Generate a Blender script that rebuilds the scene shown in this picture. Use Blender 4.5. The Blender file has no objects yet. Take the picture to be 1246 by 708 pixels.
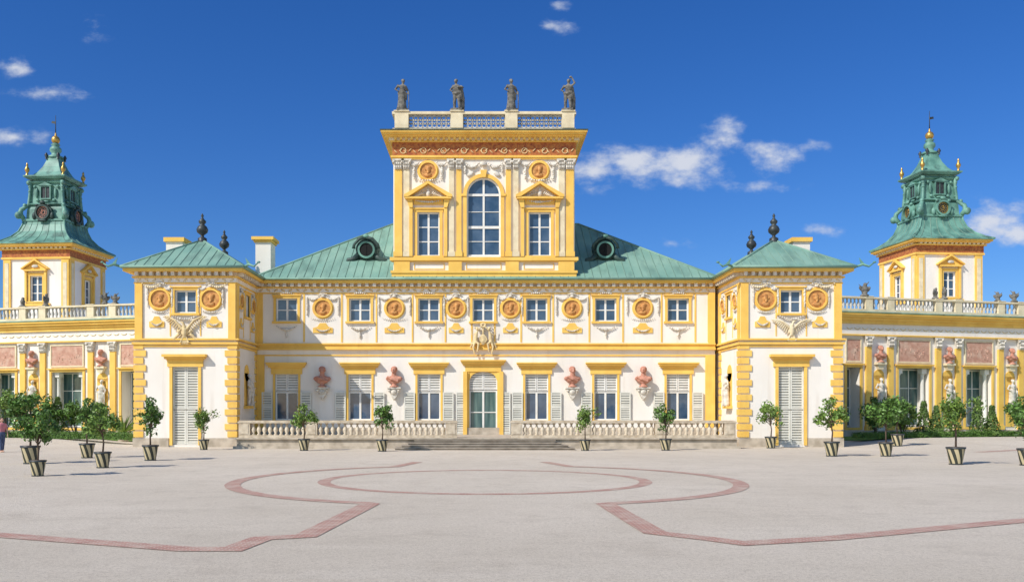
import bpy, math, random
from mathutils import Matrix, Vector, Euler
R=math.radians; PI=math.pi; sin=math.sin; cos=math.cos
random.seed(7)
scn=bpy.context.scene; C=scn.collection
I4=Matrix.Identity(4)
# ---------------------------------------------------------------- materials
def mat(name,col,rough=.7,col2=None,scale=3,bump=0,bscale=40,metal=0,spec=.4,detail=6,stretch=None,rand=0,lo=.35,hi=.65,streak=None):
    m=bpy.data.materials.new(name); m.use_nodes=True; nt=m.node_tree; N=nt.nodes; L=nt.links
    b=N['Principled BSDF']; b.inputs['Roughness'].default_value=rough; b.inputs['Metallic'].default_value=metal
    b.inputs['Specular IOR Level'].default_value=spec
    b.inputs['Base Color'].default_value=(*col,1)
    tc=N.new('ShaderNodeTexCoord'); vec=tc.outputs['Object']
    def nz(sc,st=None,d=detail):
        v=vec
        if st: mp=N.new('ShaderNodeMapping'); mp.inputs['Scale'].default_value=st; L.new(vec,mp.inputs[0]); v=mp.outputs[0]
        n=N.new('ShaderNodeTexNoise'); n.inputs['Scale'].default_value=sc; n.inputs['Detail'].default_value=d; L.new(v,n.inputs['Vector']); return n.outputs[0]
    if col2:
        r=N.new('ShaderNodeMapRange'); r.inputs[1].default_value=lo; r.inputs[2].default_value=hi; L.new(nz(scale,stretch),r.inputs[0])
        mx=N.new('ShaderNodeMix'); mx.data_type='RGBA'; mx.inputs[6].default_value=(*col,1); mx.inputs[7].default_value=(*col2,1)
        L.new(r.outputs[0],mx.inputs[0]); out=mx.outputs[2]
        if streak:
            c3,st,lo3,hi3,amt=streak
            r3=N.new('ShaderNodeMapRange'); r3.inputs[1].default_value=lo3; r3.inputs[2].default_value=hi3; r3.inputs[4].default_value=amt; L.new(nz(1,st,7),r3.inputs[0])
            m3=N.new('ShaderNodeMix'); m3.data_type='RGBA'; m3.inputs[7].default_value=(*c3,1); L.new(out,m3.inputs[6]); L.new(r3.outputs[0],m3.inputs[0]); out=m3.outputs[2]
        if rand:
            g=N.new('ShaderNodeNewGeometry'); h=N.new('ShaderNodeHueSaturation'); mm=N.new('ShaderNodeMapRange')
            mm.inputs[3].default_value=1-rand; mm.inputs[4].default_value=1+rand
            L.new(g.outputs['Random Per Island'],mm.inputs[0]); L.new(mm.outputs[0],h.inputs['Value']); L.new(out,h.inputs['Color']); out=h.outputs[0]
        L.new(out,b.inputs['Base Color'])
    if bump:
        n2=N.new('ShaderNodeTexNoise'); n2.inputs['Scale'].default_value=bscale; n2.inputs['Detail'].default_value=4; L.new(vec,n2.inputs['Vector'])
        bp=N.new('ShaderNodeBump'); bp.inputs['Strength'].default_value=bump; bp.inputs['Distance'].default_value=.02
        L.new(n2.outputs[0],bp.inputs['Height']); L.new(bp.outputs[0],b.inputs['Normal'])
    return m
M={}
M['wall']=mat('white_stucco',(.855,.805,.735),.85,(.79,.73,.645),.7,.3,30,stretch=(1,1,.45),streak=((.60,.50,.39),(2.2,2.2,.25),.55,.78,.42))
M['yellow']=mat('yellow_stucco',(.885,.57,.13),.75,(.80,.48,.095),1.1,.3,25,streak=((.58,.32,.07),(3,3,.4),.58,.8,.5))
M['cream']=mat('cream_plaster',(.80,.69,.47),.8,(.66,.55,.36),2.4,.2,25)
M['creamgold']=mat('cream_gold_relief',(.78,.61,.32),.7,(.58,.44,.24),6,.3,25)
M['stucco']=mat('stucco_ornament',(.75,.70,.61),.8,(.51,.46,.385),5,.3,30)
cs=((.085,.15,.12),(1.4,.4,.8),.50,.74,.6)
M['copper']=mat('green_copper',(.24,.385,.30),.6,(.165,.31,.245),.5,.2,12,spec=.4,streak=cs)
M['seam']=mat('copper_seam',(.12,.215,.17),.6,(.18,.29,.23),2)
M['copper_dark']=mat('dark_copper',(.045,.08,.068),.55,(.02,.04,.035),1.5,.2,12)
M['copper_tower']=mat('tower_copper',(.175,.365,.285),.55,(.09,.215,.17),1.1,.2,12,spec=.5,streak=((.03,.065,.055),(1.5,1.5,.6),.50,.70,.75))
M['terra']=mat('terracotta',(.58,.29,.205),.75,(.43,.185,.125),5,.4,30)
M['relief']=mat('faded_red_relief',(.60,.35,.255),.85,(.47,.245,.175),3.5,.6,18,streak=((.68,.50,.38),(2,2,2),.48,.7,.7))
M['frieze']=mat('red_frieze',(.30,.075,.03),.8,(.50,.19,.05),7,.3,18)
M['disc']=mat('medallion_disc',(.66,.33,.10),.7,(.42,.18,.055),6,.3,18)
M['glass']=mat('window_glass',(.025,.06,.12),.05,(.075,.12,.19),1.1,0,spec=.75)
M['glass_teal']=mat('gallery_glass',(.025,.08,.085),.12,(.12,.20,.19),1.3,0,spec=.6,stretch=(4,1,.4))
M['white']=mat('white_paint',(.82,.80,.75),.5,(.74,.71,.65),3)
M['shutter']=mat('shutter_paint',(.75,.73,.645),.6,(.68,.66,.575),3)
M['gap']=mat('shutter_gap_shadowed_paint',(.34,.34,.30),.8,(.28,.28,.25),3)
M['stone']=mat('pale_stone',(.56,.48,.38),.85,(.37,.31,.235),2.2,.4,30)
M['steps']=mat('worn_step_stone',(.42,.36,.29),.85,(.27,.225,.175),2.2,.4,30)
M['stonelight']=mat('balustrade_stone',(.66,.565,.43),.85,(.45,.365,.26),4,.4,30)
M['greystone']=mat('grey_stone',(.23,.215,.185),.85,(.085,.08,.07),5,.5,30)
M['greylight']=mat('pale_grey_stone',(.56,.54,.49),.85,(.38,.36,.32),4,.3,30)
M['black']=mat('dark_bronze',(.025,.027,.03),.45,(.05,.06,.06),4)
M['gold']=mat('gilding',(.62,.40,.10),.38,(.45,.26,.07),4,metal=.7)
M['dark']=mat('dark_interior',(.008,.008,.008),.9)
M['bark']=mat('bark',(.16,.11,.075),.9,(.09,.06,.045),10,.5,30)
M['leaf']=mat('leaf',(.115,.22,.038),.45,(.07,.145,.022),2,rand=.55,spec=.5)
M['leaf_light']=mat('leaf_light',(.19,.29,.055),.5,(.115,.20,.035),2,rand=.5)
M['conifer']=mat('conifer_leaf',(.12,.19,.04),.7,(.065,.12,.024),3,rand=.45)
M['hedge']=mat('hedge_leaf',(.10,.19,.028),.6,(.06,.13,.02),3,rand=.4)
M['grass']=mat('grass',(.17,.30,.045),.9,(.10,.20,.028),2,.6,60)
M['skin']=mat('skin',(.55,.32,.23),.6); M['pink']=mat('pink_cloth',(.6,.22,.25),.8,(.5,.18,.2),5)
M['denim']=mat('blue_trousers',(.08,.11,.2),.8,(.06,.08,.15),8); M['hair']=mat('hair',(.05,.03,.02),.6)
def gravel():
    m=bpy.data.materials.new('gravel'); m.use_nodes=True; nt=m.node_tree; N=nt.nodes; L=nt.links; b=N['Principled BSDF']
    b.inputs['Roughness'].default_value=.95; b.inputs['Specular IOR Level'].default_value=.1
    tc=N.new('ShaderNodeTexCoord')
    def noise(s,d=5,rg=.6,st=None):
        v=tc.outputs['Object']
        if st: mp=N.new('ShaderNodeMapping'); mp.inputs['Scale'].default_value=st; mp.inputs['Rotation'].default_value=(0,0,.35); L.new(v,mp.inputs[0]); v=mp.outputs[0]
        n=N.new('ShaderNodeTexNoise'); n.inputs['Scale'].default_value=s; n.inputs['Detail'].default_value=d; n.inputs['Roughness'].default_value=rg; L.new(v,n.inputs['Vector']); return n.outputs[0]
    def mr(v,a,c_,o0=0,o1=1):
        r=N.new('ShaderNodeMapRange'); r.inputs[1].default_value=a; r.inputs[2].default_value=c_; r.inputs[3].default_value=o0; r.inputs[4].default_value=o1; L.new(v,r.inputs[0]); return r.outputs[0]
    def mix(f,a,c_):
        x=N.new('ShaderNodeMix'); x.data_type='RGBA'; L.new(f,x.inputs[0])
        for s,i in ((a,6),(c_,7)):
            if isinstance(s,tuple): x.inputs[i].default_value=(*s,1)
            else: L.new(s,x.inputs[i])
        return x.outputs[2]
    c=mix(mr(noise(.16,7),.38,.62),(.66,.575,.465),(.58,.50,.395))
    c=mix(mr(noise(1,6,.7,(.12,1.3,1)),.5,.7,0,.4),c,(.74,.66,.55))
    c=mix(mr(noise(.7,8,.8),.5,.68,0,.75),c,(.45,.375,.29))
    c=mix(mr(noise(3.5,8,.85),.52,.68,0,.6),c,(.42,.345,.265))
    c=mix(mr(noise(16,4,.9),.47,.62,0,.7),c,(.38,.31,.235))
    c=mix(mr(noise(60,2,.8),.5,.66,0,.8),c,(.82,.75,.64))
    c=mix(mr(noise(34,3,.85),.60,.67,0,.85),c,(.22,.175,.13))
    L.new(c,b.inputs['Base Color'])
    bp=N.new('ShaderNodeBump'); bp.inputs['Strength'].default_value=.9; bp.inputs['Distance'].default_value=.02
    L.new(noise(35,5,.9),bp.inputs['Height']); L.new(bp.outputs[0],b.inputs['Normal'])
    return m
M['gravel']=gravel()
def brickmat():
    m=bpy.data.materials.new('red_brick_paving'); m.use_nodes=True; nt=m.node_tree; N=nt.nodes; L=nt.links; b=N['Principled BSDF']
    b.inputs['Roughness'].default_value=.9
    tc=N.new('ShaderNodeTexCoord'); br=N.new('ShaderNodeTexBrick'); br.inputs['Scale'].default_value=3.2
    br.inputs['Color1'].default_value=(.43,.185,.14,1); br.inputs['Color2'].default_value=(.31,.135,.105,1); br.inputs['Mortar'].default_value=(.50,.40,.31,1)
    br.inputs['Mortar Size'].default_value=.03
    L.new(tc.outputs['Object'],br.inputs['Vector'])
    n=N.new('ShaderNodeTexNoise'); n.inputs['Scale'].default_value=1.6; n.inputs['Detail'].default_value=9; n.inputs['Roughness'].default_value=.75; L.new(tc.outputs['Object'],n.inputs['Vector'])
    r=N.new('ShaderNodeMapRange'); r.inputs[1].default_value=.44; r.inputs[2].default_value=.68; r.inputs[4].default_value=.75; L.new(n.outputs[0],r.inputs[0])
    x=N.new('ShaderNodeMix'); x.data_type='RGBA'; x.inputs[7].default_value=(.56,.47,.37,1); L.new(br.outputs[0],x.inputs[6]); L.new(r.outputs[0],x.inputs[0])
    L.new(x.outputs[2],b.inputs['Base Color']); return m
M['brick']=brickmat()
def potmat():
    m=bpy.data.materials.new('striped_tub'); m.use_nodes=True; nt=m.node_tree; N=nt.nodes; L=nt.links; b=N['Principled BSDF']
    b.inputs['Roughness'].default_value=.6
    tc=N.new('ShaderNodeTexCoord'); s=N.new('ShaderNodeSeparateXYZ'); L.new(tc.outputs['Object'],s.inputs[0])
    def ma(op,a,c_):
        x=N.new('ShaderNodeMath'); x.operation=op
        for v,i in ((a,0),(c_,1)):
            if isinstance(v,(int,float)): x.inputs[i].default_value=v
            elif v is not None: L.new(v,x.inputs[i])
        return x.outputs[0]
    a=ma('ARCTAN2',s.outputs[1],s.outputs[0]); a=ma('MULTIPLY',a,7/(2*PI)); a=ma('ADD',a,ma('MULTIPLY',s.outputs[2],1.3)); f=ma('FRACT',a,None); g=ma('GREATER_THAN',f,.5)
    x=N.new('ShaderNodeMix'); x.data_type='RGBA'; x.inputs[6].default_value=(.03,.035,.025,1); x.inputs[7].default_value=(.50,.42,.25,1); L.new(g,x.inputs[0]); L.new(x.outputs[2],b.inputs['Base Color'])
    return m
M['pot']=potmat()
# ---------------------------------------------------------------- mesh builder
class MB:
    def __init__(s,Mx=None): s.v=[];s.f=[];s.s=[];s.ms=[];s.mi=0;s.cuts=[];s.M=Mx or I4
    def cut(s): s.cuts.append((len(s.v),len(s.f)))
    def add(s,vs,fs,smooth=False):
        o=len(s.v); fl=s.M.determinant()<0
        s.v+=[s.M@Vector(p) for p in vs]
        for f in fs:
            g=[o+i for i in f]
            if fl: g.reverse()
            s.f.append(g); s.s.append(smooth); s.ms.append(s.mi)
    def box(s,x0,x1,y0,y1,z0,z1):
        s.add([(x0,y0,z0),(x1,y0,z0),(x1,y1,z0),(x0,y1,z0),(x0,y0,z1),(x1,y0,z1),(x1,y1,z1),(x0,y1,z1)],
              [(0,3,2,1),(4,5,6,7),(0,1,5,4),(1,2,6,5),(2,3,7,6),(3,0,4,7)])
    def cbox(s,*a): s.cut(); s.box(*a)
    def quad(s,a,b,c,d): s.add([a,b,c,d],[(0,1,2,3)])
    def lathe(s,cx,cy,prof,n=12,z=0,smooth=True,sq=1):
        vs=[];fs=[]
        for r,h in prof:
            for i in range(n):
                a=2*PI*(i+.5)/n; vs.append((cx+r*cos(a),cy+r*sin(a)*sq,z+h))
        k=len(prof)
        for j in range(k-1):
            for i in range(n):
                i2=(i+1)%n; fs.append((j*n+i,j*n+i2,(j+1)*n+i2,(j+1)*n+i))
        s.add(vs,fs,smooth); s.add(vs[:n],[tuple(reversed(range(n)))]); s.add(vs[-n:],[tuple(range(n))])
    def sqloft(s,prof):
        q=math.sqrt(2); s.lathe(0,0,[(h*q,z) for h,z in prof],4,smooth=False)
    def ell(s,c,r,rot=(0,0,0),n=8,m=5):
        E=Euler(rot).to_matrix(); c=Vector(c); vs=[c+E@Vector((0,0,-r[2]))]
        for j in range(1,m):
            t=-PI/2+PI*j/m
            for i in range(n):
                a=2*PI*i/n; vs.append(c+E@Vector((r[0]*cos(t)*cos(a),r[1]*cos(t)*sin(a),r[2]*sin(t))))
        vs.append(c+E@Vector((0,0,r[2]))); fs=[]
        for i in range(n): fs.append((0,1+(i+1)%n,1+i)); fs.append((len(vs)-1,len(vs)-1-n+i,len(vs)-1-n+(i+1)%n))
        for j in range(m-2):
            for i in range(n): a=1+j*n; fs.append((a+i,a+(i+1)%n,a+n+(i+1)%n,a+n+i))
        s.add(vs,fs,True)
    def tube(s,pts,rad,n=8,smooth=True):
        pts=[Vector(p) for p in pts]
        if isinstance(rad,(int,float)): rad=[rad]*len(pts)
        vs=[];fs=[]
        for k,p in enumerate(pts):
            d=(pts[min(k+1,len(pts)-1)]-pts[max(k-1,0)]).normalized()
            u=d.cross(Vector((0,1,0)) if abs(d.y)<.9 else Vector((1,0,0))).normalized(); w=d.cross(u)
            for i in range(n):
                a=2*PI*i/n; vs.append(p+(u*cos(a)+w*sin(a))*rad[k])
        for k in range(len(pts)-1):
            for i in range(n): i2=(i+1)%n; fs.append((k*n+i,k*n+i2,(k+1)*n+i2,(k+1)*n+i))
        fs.append(tuple(reversed(range(n)))); fs.append(tuple(range(len(vs)-n,len(vs)))); s.add(vs,fs,smooth)
    def prism(s,poly,y0,y1):
        n=len(poly); vs=[(x,y0,z) for x,z in poly]+[(x,y1,z) for x,z in poly]
        s.add(vs,[tuple(range(n)),tuple(reversed(range(n,2*n)))]+[(i,(i+1)%n+0,(i+1)%n+n,i+n)[::-1] for i in range(n)])
    def band(s,cx,cz,r0,r1,y0,y1,a0=0,a1=2*PI,n=24):
        vs=[];fs=[]
        for k in range(n+1):
            a=a0+(a1-a0)*k/n
            for r,y in ((r0,y0),(r1,y0),(r1,y1),(r0,y1)): vs.append((cx+r*cos(a),y,cz+r*sin(a)))
        for k in range(n):
            for j in range(4): j2=(j+1)%4; fs.append((4*k+j,4*k+j2,4*k+4+j2,4*k+4+j))
        fs.append((0,1,2,3)); fs.append((4*n+3,4*n+2,4*n+1,4*n)); s.add(vs,fs)
    def disc(s,cx,cz,r,y0,y1,n=24): s.prism([(cx+r*cos(2*PI*i/n),cz+r*sin(2*PI*i/n)) for i in range(n)],y0,y1)
    def wall(s,x0,x1,z0,z1,holes,y=0,dep=.3):
        xs=sorted({x0,x1,*[h[0] for h in holes],*[h[1] for h in holes]}); zs=sorted({z0,z1,*[h[2] for h in holes],*[h[3] for h in holes]})
        for a,b in zip(xs,xs[1:]):
            for c,d in zip(zs,zs[1:]):
                mx,mz=(a+b)/2,(c+d)/2
                if any(h[0]<mx<h[1] and h[2]<mz<h[3] for h in holes): continue
                s.quad((a,y,c),(b,y,c),(b,y,d),(a,y,d))
        for a,b,c,d in holes:
            e=y+dep
            s.quad((a,y,c),(a,e,c),(b,e,c),(b,y,c)); s.quad((a,y,d),(b,y,d),(b,e,d),(a,e,d)); s.quad((a,y,c),(a,y,d),(a,e,d),(a,e,c)); s.quad((b,y,c),(b,e,c),(b,e,d),(b,y,d))
            s.quad((a,e+.02,c),(b,e+.02,c),(b,e+.02,d),(a,e+.02,d))
    def roof(s,pts,sp=.5):
        pts=[Vector(p) for p in pts]; s.add(pts,[tuple(range(len(pts)))])
        e=(pts[1]-pts[0]).normalized(); q=pts[2]-pts[0]; u=(q-e*q.dot(e)).normalized()
        P=[((p-pts[0]).dot(e),(p-pts[0]).dot(u)) for p in pts]; W=P[1][0]; k=sp*.5
        s.mi=1
        while k<W:
            ts=[]
            for (a,b),(c,d) in zip(P,P[1:]+P[:1]):
                if (a-k)*(c-k)<0: ts.append(b+(d-b)*(k-a)/(c-a))
            if len(ts)>=2 and max(ts)-min(ts)>.2:
                s.tube([pts[0]+e*k+u*min(ts),pts[0]+e*k+u*max(ts)],.034,4,False)
            k+=sp
        s.mi=0
    def swag(s,x0,x1,z,sag,y,r=.06,n=9):
        for k in range(n):
            t=(k+.5)/n; q=r*(.65+.9*math.sin(PI*t))*random.uniform(.8,1.2)
            s.ell((x0+(x1-x0)*t,y-.01,z-sag*4*t*(1-t)),(q,q*.8,q*1.0),n=6,m=4)
    def drop(s,x,z,l,y,r=.06):
        n=max(3,int(l/(r*1.5)))
        for k in range(n):
            q=r*(1.3-1.0*abs(k/n-.4))*random.uniform(.85,1.15); s.ell((x+random.uniform(-.3,.3)*r,y,z-l*k/n),(q,q*.8,q),n=6,m=4)
    def build(s,name,mt,parent=None,remesh=0,mt2=None):
        if s.cuts:
            cs=s.cuts+[(len(s.v),len(s.f))]; o=None
            for (v0,f0),(v1,f1) in zip(cs,cs[1:]):
                t=MB(); t.v=s.v[v0:v1]; t.f=[[i-v0 for i in f] for f in s.f[f0:f1]]; t.s=s.s[f0:f1]; t.ms=s.ms[f0:f1]
                if t.f: o=t.build(name,mt,parent,remesh)
            return o
        me=bpy.data.meshes.new(name); me.from_pydata([tuple(v) for v in s.v],[],s.f); me.polygons.foreach_set('use_smooth',s.s)
        me.materials.append(M[mt])
        if mt2: me.materials.append(M[mt2]); me.polygons.foreach_set('material_index',s.ms)
        me.update(); o=bpy.data.objects.new(name,me); C.objects.link(o)
        if parent: o.parent=parent
        if remesh:
            r=o.modifiers.new('Remesh','REMESH'); r.mode='VOXEL'; r.voxel_size=remesh; r.use_smooth_shade=True
        return o
def tag(o,label,cat,group=None,kind=None):
    if label: o['label']=label
    if cat: o['category']=cat
    if group: o['group']=group
    if kind: o['kind']=kind
    return o
def empty(name,loc=(0,0,0),rz=0,label=None,cat=None,group=None):
    o=bpy.data.objects.new(name,None); C.objects.link(o); o.location=loc; o.rotation_euler=(0,0,rz); o.empty_display_size=.2
    return tag(o,label,cat,group)
def copytree(o,parent=None):
    c=o.copy(); C.objects.link(c)
    if parent: c.parent=parent
    for ch in list(o.children): copytree(ch,c)
    return c
def sm(t): t=max(0,min(1,t)); return t*t*(3-2*t)
def gz(x,y): return .36*sm((abs(x)-20)/7)*sm((y+12)/16)
def G(px,py):
    d=2200/(py-500); return ((px-590)/1100*d,d-55)
FX=lambda px:(px-590)/20
FZ=lambda py:27-py/20
# ---------------------------------------------------------------- facade elements
def frame(mb,x0,x1,z0,z1,t,y0,y1):
    mb.box(x0,x0+t,y0,y1,z0,z1); mb.box(x1-t,x1,y0,y1,z0,z1); mb.box(x0+t,x1-t,y0,y1,z1-t,z1); mb.box(x0+t,x1-t,y0,y1,z0,z0+t)
def window(P,Mx,cx,z0,z1,w,cols=2,rows=2,y=.14,sur=.16,name='window',glass='glass',sill=True):
    a,b=cx-w/2,cx+w/2
    f=MB(Mx); frame(f,a,b,z0,z1,.085,y,y+.08)
    for i in range(1,cols): x=a+w*i/cols; t=.06 if cols==2 else .035; f.box(x-t,x+t,y+.004,y+.076,z0+.085,z1-.085)
    for j in range(1,rows):
        z=z0+(z1-z0)*j/rows
        for i in range(cols):
            xa=a+w*i/cols+.06; xb=a+w*(i+1)/cols-.06; f.box(xa,xb,y+.012,y+.07,z-.03,z+.03)
    wo=f.build(name,'white',P)
    g=MB(Mx); g.box(a+.02,b-.02,y+.045,y+.055,z0+.02,z1-.02); g.build('pane',glass,wo)
    if sur:
        s=MB(Mx); t=sur
        s.box(a-t,a,-.07,.05,z0,z1); s.box(b,b+t,-.07,.05,z0,z1); s.box(a-t*1.3,b+t*1.3,-.08,.05,z1,z1+t*1.0); s.box(a-t*1.6,b+t*1.6,-.14,.05,z1+t*1.0,z1+t*1.45)
        if sill: s.box(a-t*1.5,b+t*1.5,-.14,.05,z0-.12,z0)
        s.build('window_surround','yellow',P)
    return wo
def louvre(mb,a,b,z0,z1,y0,y1,t=.07,pitch=.15):
    frame(mb,a,b,z0,z1,t,y0,y1); n=max(3,int((z1-z0-2*t)/pitch)); pitch=(z1-z0-2*t)/n
    for k in range(n):
        z=z0+t+pitch*(k+.5)
        mb.box(a+t,b-t,y0+.015,y1-.012,z-pitch*.33,z+pitch*.25)
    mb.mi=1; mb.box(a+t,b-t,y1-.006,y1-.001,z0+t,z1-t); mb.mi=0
def medallion(P,Mx,cx,cz,r=.58):
    m=MB(Mx); m.disc(cx,cz,r*.8,-.05,.05)
    m.ell((cx+.02,-.06,cz+r*.12),(r*.24,.09,r*.32)); m.ell((cx-r*.24,-.06,cz+r*.1),(r*.1,.06,r*.08)); m.ell((cx,-.05,cz-r*.45),(r*.42,.09,r*.22)); m.ell((cx+r*.1,-.06,cz+r*.32),(r*.27,.08,r*.16)); m.tube([(cx,-.06,cz-r*.35),(cx,-.06,cz)],r*.13,6)
    o=m.build('medallion','disc',P)
    g=MB(Mx); g.band(cx,cz,r*.8,r*.95,-.12,.05); g.band(cx,cz,r*.95,r*1.08,-.05,.05)
    g.build('medallion_ring','yellow',o)
def garl(P,Mx,cx,cz,r,w,drops=True):
    g=MB(Mx)
    g.swag(cx-w,cx-r*.4,cz+r*1.15,.17,-.06,.05,10); g.swag(cx+r*.4,cx+w,cz+r*1.15,.17,-.06,.05,10); g.swag(cx-r*.6,cx+r*.6,cz+r*1.3,-.08,-.06,.045,8)
    if drops: g.drop(cx-w,cz+r*1.1,r*1.9,-.06,.06); g.drop(cx+w,cz+r*1.1,r*1.9,-.06,.06)
    g.swag(cx-w*.8,cx+w*.8,cz-r*1.0,.12,-.05,.035,12)
    g.ell((cx,-.08,cz+r*1.2),(.14,.09,.09)); g.build('garland','stucco',P)
def apron(P,Mx,cx,z,w=.55):
    a=MB(Mx); a.prism([(cx-w,z),(cx-w,z+.3),(cx-w*.55,z+.38),(cx-w*.3,z+.6),(cx+w*.3,z+.6),(cx+w*.55,z+.38),(cx+w,z+.3),(cx+w,z)],-.05,.03)
    a.build('apron_panel','yellow',P)
    b=MB(Mx); b.swag(cx-w*.8,cx+w*.8,z+.3,.2,-.08,.042,10); b.build('garland','stucco',P)
def pilaster(P,Mx,x0,x1,z0,z1,cap=.6,d=.12,cm='stucco',mt='yellow'):
    p=MB(Mx); p.box(x0,x1,-d,.05,z0+.3,z1-cap); p.box(x0-.06,x1+.06,-d-.06,.05,z0,z0+.3)
    o=p.build('pilaster',mt,P)
    if cap:
        c=MB(Mx); w=(x1-x0)/2; cx=(x0+x1)/2
        c.prism([(x0+.01,z1-cap),(x1-.01,z1-cap),(x1+.09,z1-.1),(x0-.09,z1-.1)],-d-.05,.05); c.box(x0-.12,x1+.12,-d-.12,.05,z1-.1,z1)
        for row,zz in enumerate((z1-cap*.78,z1-cap*.45)):
            for k in range(4): c.ell((x0+(k+.5)*(x1-x0)/4,-d-.07,zz),(w*.24,.08,cap*.17),n=6,m=4)
        for sgn in (-1,1): c.ell((cx+sgn*(w+.03),-d-.08,z1-.17),(.1,.1,.1),n=6,m=4)
        c.build('capital',cm,o)
    return o
def cornice(P,Mx,x0,x1,tiers,mt='yellow',name='cornice',sides=True):
    m=MB(Mx)
    for z0,z1,o in tiers: m.box(x0-(o if sides else 0),x1+(o if sides else 0),-o,.06,z0,z1)
    return m.build(name,mt,P)
def dentils(P,Mx,x0,x1,z0,z1,out,step=.4,w=.16,mt='stucco',name='modillion'):
    m=MB(Mx); n=int((x1-x0)/step)
    for k in range(n): x=x0+(k+.5)*(x1-x0)/n; m.cbox(x-w/2,x+w/2,-out,.04,z0,z1)
    return m.build(name,mt,P)
def lowerwin(P,Mx,cx,w=1.4,z0=1.45,zt=4.25,zm=3.22,arch=False,door=False):
    a,b=cx-w/2,cx+w/2
    window(P,Mx,cx,z0,zm-.04,w,2,1 if not door else 2,y=.14,sur=0,glass='glass_teal' if door else 'glass',name='window' if not door else 'door')
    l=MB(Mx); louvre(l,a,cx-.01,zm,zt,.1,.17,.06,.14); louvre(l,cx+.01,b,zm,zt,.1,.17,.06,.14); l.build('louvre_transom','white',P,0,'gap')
    if arch:
        s=MB(Mx); n=12; rise=.55; pts=[]
        for k in range(n+1): t=-1+2*k/n; pts.append((cx+t*w/2,zt-rise*(1-math.sqrt(max(0,1-t*t)))))
        for (x0,h0),(x1,h1) in zip(pts,pts[1:]): s.prism([(x0,h0),(x1,h1),(x1,zt),(x0,zt)],-.03,.09)
        s.build('door_arch','yellow',P)
    s=MB(Mx); s.box(a-.13,a,-.06,.04,z0,zt); s.box(b,b+.13,-.06,.04,z0,zt); s.box(a-.24,b+.24,-.09,.04,zt,zt+.36)
    if not door: s.box(a-.24,b+.24,-.1,.04,z0-.14,z0)
    s.build('window_surround','yellow',P)
    c=MB(Mx); c.box(a-.40,b+.40,-.2,.04,zt+.40,zt+.52); c.box(a-.48,b+.48,-.3,.04,zt+.52,zt+.62); c.box(a-.53,b+.53,-.36,.04,zt+.62,zt+.70); c.box(a-.3,b+.3,-.12,.04,zt+.36,zt+.40); c.build('lintel_cornice','yellow',P)
    for sg in (-1,1):
        q=MB(Mx); xa=cx+sg*(w/2+.15); xb=cx+sg*(w/2+.80); xa,xb=min(xa,xb),max(xa,xb)
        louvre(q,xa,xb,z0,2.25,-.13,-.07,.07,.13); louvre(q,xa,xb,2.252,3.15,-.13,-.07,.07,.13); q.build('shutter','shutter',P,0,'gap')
def relief_arms(mb,cx,cz,k=1,y=-.12,h=1.0):
    Z=lambda z: cz+z*k*h
    mb.ell((cx,y,Z(-.02)),(.2*k,.12,.3*k*h)); mb.band(cx,cz,.2*k,.25*k,y-.08,.02,n=14)
    for sg in (-1,1):
        mb.tube([(cx+sg*.46*k,y,Z(-.15)),(cx+sg*.44*k,y-.02,Z(.15)),(cx+sg*.38*k,y-.04,Z(.38))],[.12*k,.11*k,.07*k],8)
        mb.ell((cx+sg*.36*k,y-.06,Z(.52)),(.08*k,.1,.1*k)); mb.ell((cx+sg*.38*k,y-.02,Z(.57)),(.1*k,.08,.08*k))
        mb.tube([(cx+sg*.46*k,y-.05,Z(-.12)),(cx+sg*.28*k,y-.14,Z(-.24)),(cx+sg*.36*k,y-.1,Z(-.66))],[.09*k,.08*k,.045*k],8)
        mb.tube([(cx+sg*.5*k,y-.03,Z(-.15)),(cx+sg*.6*k,y-.08,Z(-.4)),(cx+sg*.52*k,y-.06,Z(-.75))],[.09*k,.07*k,.045*k],8)
        mb.tube([(cx+sg*.42*k,y-.02,Z(.33)),(cx+sg*.26*k,y-.1,Z(.5)),(cx+sg*.08*k,y-.08,Z(.68))],[.05*k,.04*k,.035*k],6)
        mb.tube([(cx+sg*.48*k,y,Z(.3)),(cx+sg*.68*k,y,Z(.2)),(cx+sg*.74*k,y,Z(.52))],[.05*k,.04*k,.03*k],6)
        for j in range(4): mb.ell((cx+sg*(.62+.06*j)*k,y+.04,Z(-.1-.12*j)),(.12*k,.05,.045*k),(0,sg*(.5+.1*j),0),n=6,m=4)
    for j in range(5): mb.ell((cx+(j-2)*.08*k,y-.02,Z(.8-.03*abs(j-2))),(.03*k,.06,.1*k),n=6,m=4)
    mb.ell((cx,y-.02,Z(.62)),(.16*k,.08,.08*k)); mb.tube([(cx,y,Z(.3)),(cx,y,Z(.62))],.06*k,6)
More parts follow.
